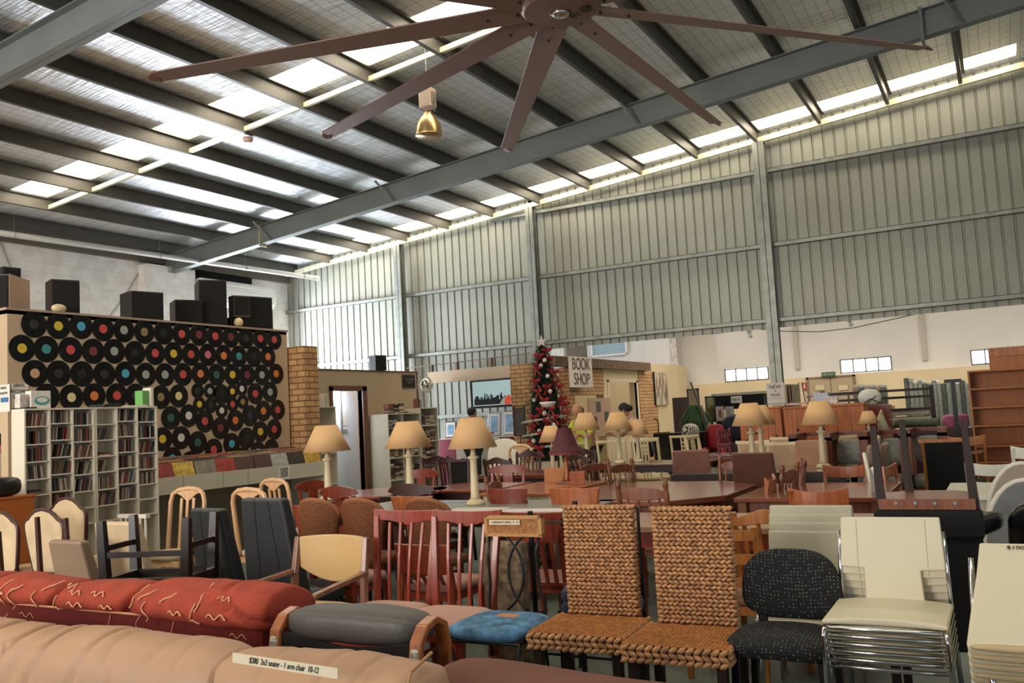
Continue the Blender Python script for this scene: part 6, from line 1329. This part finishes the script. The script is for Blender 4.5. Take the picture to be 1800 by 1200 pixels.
# green roll, pink bags, black post
q=at(1615,742,'Y',15.5); tag(obj('foam_roll',B().cyl((-.35,0,0),(.3,-.1,0),.06,n=18),mat('green_foam','#5B6650',.8),loc=(q.x,15.5,q.z)),'green roll lying in front of the wrapped mattresses','roll'); 
boxthing('table','dark table carrying the green roll and the pink bags','table',(q.x+.35,15.6,0),(1.5,.5,q.z-.11),mahd)
for i,(px,c) in enumerate(((1666,'#B5618A'),(1690,'#A84C78'))): qq=at(px,722,'Y',15.6); tag(obj('bag',B().pillow((0,0,.1),(.2,.14,.22),.7,14,10),mat('pink_bag%d'%i,c,.6,var=(9,.3)),smooth=True,loc=(qq.x,15.6,q.z-.11)),['pink bag left of the black stand by the bookcase','magenta bag right of the black stand by the bookcase'][i],'bag')
q=at(1675,672,'Y',15.2); t=thing('stand','black T-shaped stand in front of the wrapped mattresses','stand',(q.x,15.2,0)); obj('post',B().box(-.03,.03,-.03,.03,0,q.z),black,t); obj('head',B().box(-.12,.12,-.05,.05,q.z,q.z+.05),black,t)
# hall doors and signs on the far band
a,b_,z=wpx(1421,1499,664,25.8); hd=mat('hall_door_beige','#AD9676',.6); d=struct('door_3',B().box(a,(a+b_)/2-.01,25.78,25.83,0,z).box((a+b_)/2+.01,b_,25.78,25.83,0,z),hd); struct('trim_5',B().box(a-.06,a,25.76,25.83,0,z+.05).box(b_,b_+.06,25.76,25.83,0,z+.05).box(a-.06,b_+.06,25.76,25.83,z,z+.05),mat('door_trim','#7F6A50',.6))
for px,l in((1441,'left'),(1482,'right')): q=at(px,681,'Y',25.75); tag(obj('paper_notice',B().box(q.x-.12,q.x+.12,25.75,25.77,q.z-.07,q.z+.07),mat('yellowed_paper','#CDBE96',.8)),'small yellowed notice on the %s leaf of the far double door'%l,'notice')
q=at(1457,658,'Y',25.8); t=thing('exit_sign','dark green FIRE EXIT sign above the far double doors','sign',(q.x,25.72,q.z)); obj('board',B().box(-.18,.18,-.03,.03,-.065,.065),mat('exit_green','#2E4A30',.5),t); text('lettering','FIRE EXIT',.075,mat('exit_pale','#B9C9A8',.6),textM((0,-.033,0)),t)
q=at(1413.5,679,'Y',25.75); t=thing('extinguisher_sign','small red fire extinguisher sign left of the far double doors','sign',(q.x,25.8,q.z)); obj('board',B().box(-.06,.06,-.01,.01,-.1,.1),mat('sign_red2','#B0241E',.5),t); obj('symbol',B().pillow((0,-.011,0),(.035,.006,.12),.6,10,8),paper,t)
# flood lights and cable under the wall
for px,py,l in((1317,583,'white twin floodlight under the wall girt left of the steel column'),(1493,562,'white floodlight under the wall girt right of the steel column')):
    q=at(px,py,'Y',17.8); t=thing('flood_light',l,'lamp',(q.x,17.8,q.z)); obj('housing',B().pillow((0,0,.0),(.1,.1,.1),.8,12,8).pillow((.02,-.02,-.09),(.09,.1,.08),.8,12,8),mat('white_plastic','#DAD8D2',.4),t,smooth=True); obj('bracket',B().box(-.04,.04,-.02,.02,.04,.1),mat('white_plastic',0),t); obj('conduit',B().cyl((0,.0,.08),(0,-.35,2.95-q.z+.05),.012),galv,t)
cp=[at(px,py,'Y',17.6) for px,py in((1200,590),(1260,586),(1320,577),(1380,582),(1440,583),(1500,576),(1560,563),(1640,545))]
tag(obj('cable',B().tube(cp,.008,6),black,smooth=True),'thin black cable slung under the corrugated wall','cable')
# hall left: black bench, pot, plant, red chairs, mirrors, shelves
a,b_,z=wpx(1155,1245,759,17.8); boxthing('bench','long black gloss bench in front of the grass plant','bench',((a+b_)/2,17.8,0),(b_-a,.5,z),mat('black_gloss','#08080A',.15))
q=at(1150,757,'Y',17.6); tag(obj('ornament',B().tube([(0,0,0),(.02,0,.2),(-.02,0,.3),(-.08,0,.3)],.015,8).tube([(-.1,0,0),(.25,0,.01)],.014,6),mat('brown_driftwood','#6B3A2A',.6),smooth=True,loc=(q.x+.05,17.7,z)),'brown curved driftwood ornament on the black bench','ornament')
q=at(1215,757,'Y',17.4); 
def zig():
    m=mat('zigzag_print','#1A1A18',.6); nt=m.node_tree; b=nt.nodes['Principled BSDF']; tc=nt.nodes.new('ShaderNodeTexCoord'); v=nt.nodes.new('ShaderNodeTexBrick'); mp=nt.nodes.new('ShaderNodeMapping'); mp.inputs['Rotation'].default_value=(.6,.7,.5)
    nt.links.new(tc.outputs['Object'],mp.inputs[0]); nt.links.new(mp.outputs[0],v.inputs['Vector']); v.inputs['Scale'].default_value=9; v.inputs['Mortar Size'].default_value=.05; v.inputs['Color1'].default_value=lin('#16160F');v.inputs['Color2'].default_value=lin('#16160F');v.inputs['Mortar'].default_value=lin('#C9C2A8'); nt.links.new(v.outputs[0],b.inputs['Base Color']); return m
t=thing('plant_pot','black and cream zigzag patterned round pot in front of the grass plant','pot',(q.x,17.35,0)); hz=at(1215,744,'Y',17.35).z; obj('pot',B().pillow((0,0,hz-.17),(.34,.34,.34),.85,24,16),zig(),t,smooth=True); obj('stand',B().cyl((0,0,0),(0,0,hz-.3),.12),black,t)
q=at(1222,718,'Y',18.6); t=thing('grass_plant','tall drooping green grass plant behind the zigzag pot','plant',(q.x,18.6,0)); b=B()
for i in range(420):
    a=rnd.uniform(0,2*PI); r=rnd.uniform(.15,.42); h=q.z+rnd.uniform(-.15,.08); d=Vector((math.cos(a),math.sin(a),0)); w_=Vector((-d.y,d.x,0))*.008
    P=[d*.03+Vector((0,0,.3)),d*(r*.4)+Vector((0,0,h)),d*(r*.85)+Vector((0,0,h-.25)),d*r+Vector((0,0,max(.4,h-.8*rnd.random()-.3)))]
    vs=[]; 
    for j,p_ in enumerate(P): k=1 if j<3 else .1; vs+=[p_-w_*k,p_+w_*k]
    b.add(vs,[(0,1,3,2),(2,3,5,4),(4,5,7,6)])
obj('leaves',b,mat('grass_green','#3E5A34',.7,var=(6,.35)),t); obj('pot',B().cyl((0,0,0),(0,0,.35),.16,.2,18),mahd,t)
for i in range(3): pass
def smallchair(label,px,py,Y,m,w_,h_,rz=0):
    q=at(px,py,'Y',Y); t=thing('small_armchair',label,'chair',(q.x,Y,0),rz); hh=q.z; obj('backrest',B().pillow((0,.2,hh-h_/2),(w_,.14,h_),.5,18,12),m,t,smooth=True); obj('seat',B().pillow((0,-.05,.42),(w_,.5,.2),.4,18,10),m,t,smooth=True)
    for sx in(-1,1): obj('arm',B().pillow((sx*w_*.5,-.02,.55),(.1,.5,.25),.5,12,8),m,t,smooth=True); obj('leg',B().cyl((sx*w_*.4,-.2,0),(sx*w_*.4,-.2,.34),.02),black,t)
smallchair('bright red armchair right of the grass plant',1252,746,17.6,mat('bright_red','#9E1B1E',.6),.34,.5)
t=chair('spindle',mat('maroon_paint','#6A1F2A',.5),mat('maroon_paint',0),'small maroon spindle chair on the brown side table',at(1271,755,'Y',13.2).x,13.2,.2,.36,.2,z=.79,sh=.14,d=.2) 
for i,(px0,px1,py0,py1,Y,l,c) in enumerate([(1207,1228,683,720,20,'tall dark framed mirror leaning behind the grass plant','#A99578'),(1239,1256,696,742,19.5,'narrow dark framed mirror with green reflection right of the plant','#6E6A3C')]):
    a,b_,z=wpx(px0,px1,py0,Y); z1=at(px0,py1,'Y',Y).z; t=thing('mirror',l,'mirror',((a+b_)/2,Y,0)); w_=(b_-a)/2
    obj('frame',B().box(-w_,-w_+.035,-.02,.02,z1,z).box(w_-.035,w_,-.02,.02,z1,z).box(-w_,w_,-.02,.02,z-.035,z).box(-w_,w_,-.02,.02,z1,z1+.035),black,t); obj('glass',B().box(-w_+.03,w_-.03,-.01,.0,z1+.03,z-.03),mat('mirror_%d'%i,c,.15,.4),t); obj('easel',B().box(-.03,.03,.02,.05,0,z-.2),black,t)
a,b_,z=wpx(1186,1222,698,20.5); boxthing('cabinet','dark red-brown cabinet behind the tall framed mirror','cabinet',((a+b_)/2,20.5,0),(b_-a,.4,z),mat('dark_redbrown','#3A1A14',.5))
t=thing('pole','long dark slanted pole leaning across the mirror','pole',(0,0,0)); p0=at(1214,672,'Y',18.9); p1=at(1242,745,'Y',18.2); obj('pole',B().cyl(tuple(p0),tuple(p1),.02),dkw,t)
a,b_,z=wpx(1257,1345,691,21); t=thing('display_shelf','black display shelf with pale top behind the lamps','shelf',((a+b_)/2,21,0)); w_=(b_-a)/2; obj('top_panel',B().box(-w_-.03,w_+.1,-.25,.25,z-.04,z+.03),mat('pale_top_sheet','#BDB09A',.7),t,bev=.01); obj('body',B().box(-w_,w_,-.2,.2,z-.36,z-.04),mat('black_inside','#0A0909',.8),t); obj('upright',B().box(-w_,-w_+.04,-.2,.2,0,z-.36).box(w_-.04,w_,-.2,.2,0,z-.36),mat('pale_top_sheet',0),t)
q=at(1294,702,'Y',20.7); t=thing('paper_sign','small white NEW sign tilted on the black display shelf','sign',(q.x,20.72,q.z)); obj('sheet',B().box(-.13,.13,-.004,.004,-.08,.08),paper,t); text('lettering','NEW',.09,ink,textM((0,-.008,0)),t)
for i,(px0,px1) in enumerate(((1258,1272),(1274,1289))):
    a,b_,z=wpx(px0,px1,714,20.6); z1=at(px0,740,'Y',20.6).z; t=thing('poster','pale poster with a %s figure below the display shelf'%('red haired' if i==0 else 'faint'),'poster',((a+b_)/2,20.6,0)); w_=(b_-a)/2; obj('sheet',B().box(-w_,w_,-.004,.004,z1,z),mat('poster_pale','#BDB0AC',.7),t); obj('figure',B().pillow((0,-.006,(z+z1)/2),(w_*.8,.004,(z-z1)*.6),.9,10,8),mat('poster_fig%d'%i,'#8C4A3A' if i==0 else '#A3968F',.7,var=(15,.4)),t); obj('backing',B().box(-w_,w_,.006,.03,0,z),mat('backing_dark','#1A1715',.8),t)
tag(obj('cushion',B().pillow((0,0,.25),(.5,.4,.6),.8,16,12),mat('navy_cover','#151D30',.8),smooth=True,loc=(at(1290,735,'Y',18.2).x,18.2,.75)),'dark navy bundle behind the lamp left of the steel column','bundle')
boxthing('table','dark table under the navy bundle','table',(at(1290,735,'Y',18.2).x,18.2,0),(.8,.5,.75),mahd)
q=at(1385,664,'Y',25.6)
for i,(px,c) in enumerate(((1380,'#8C7A60'),(1386,'#6B5A48'),(1391,'#7C6A50'))):
    q=at(px,690,'Y',16.2); tag(obj('picture_frame',B().box(-.015,.015,-.3,.3,0,q.z+.15),mat('edge_frame%d'%i,c,.6),loc=(q.x,16.6,0)),'thin panel standing on edge right of the column sign, %s'%['left','middle','right'][i],'panel')
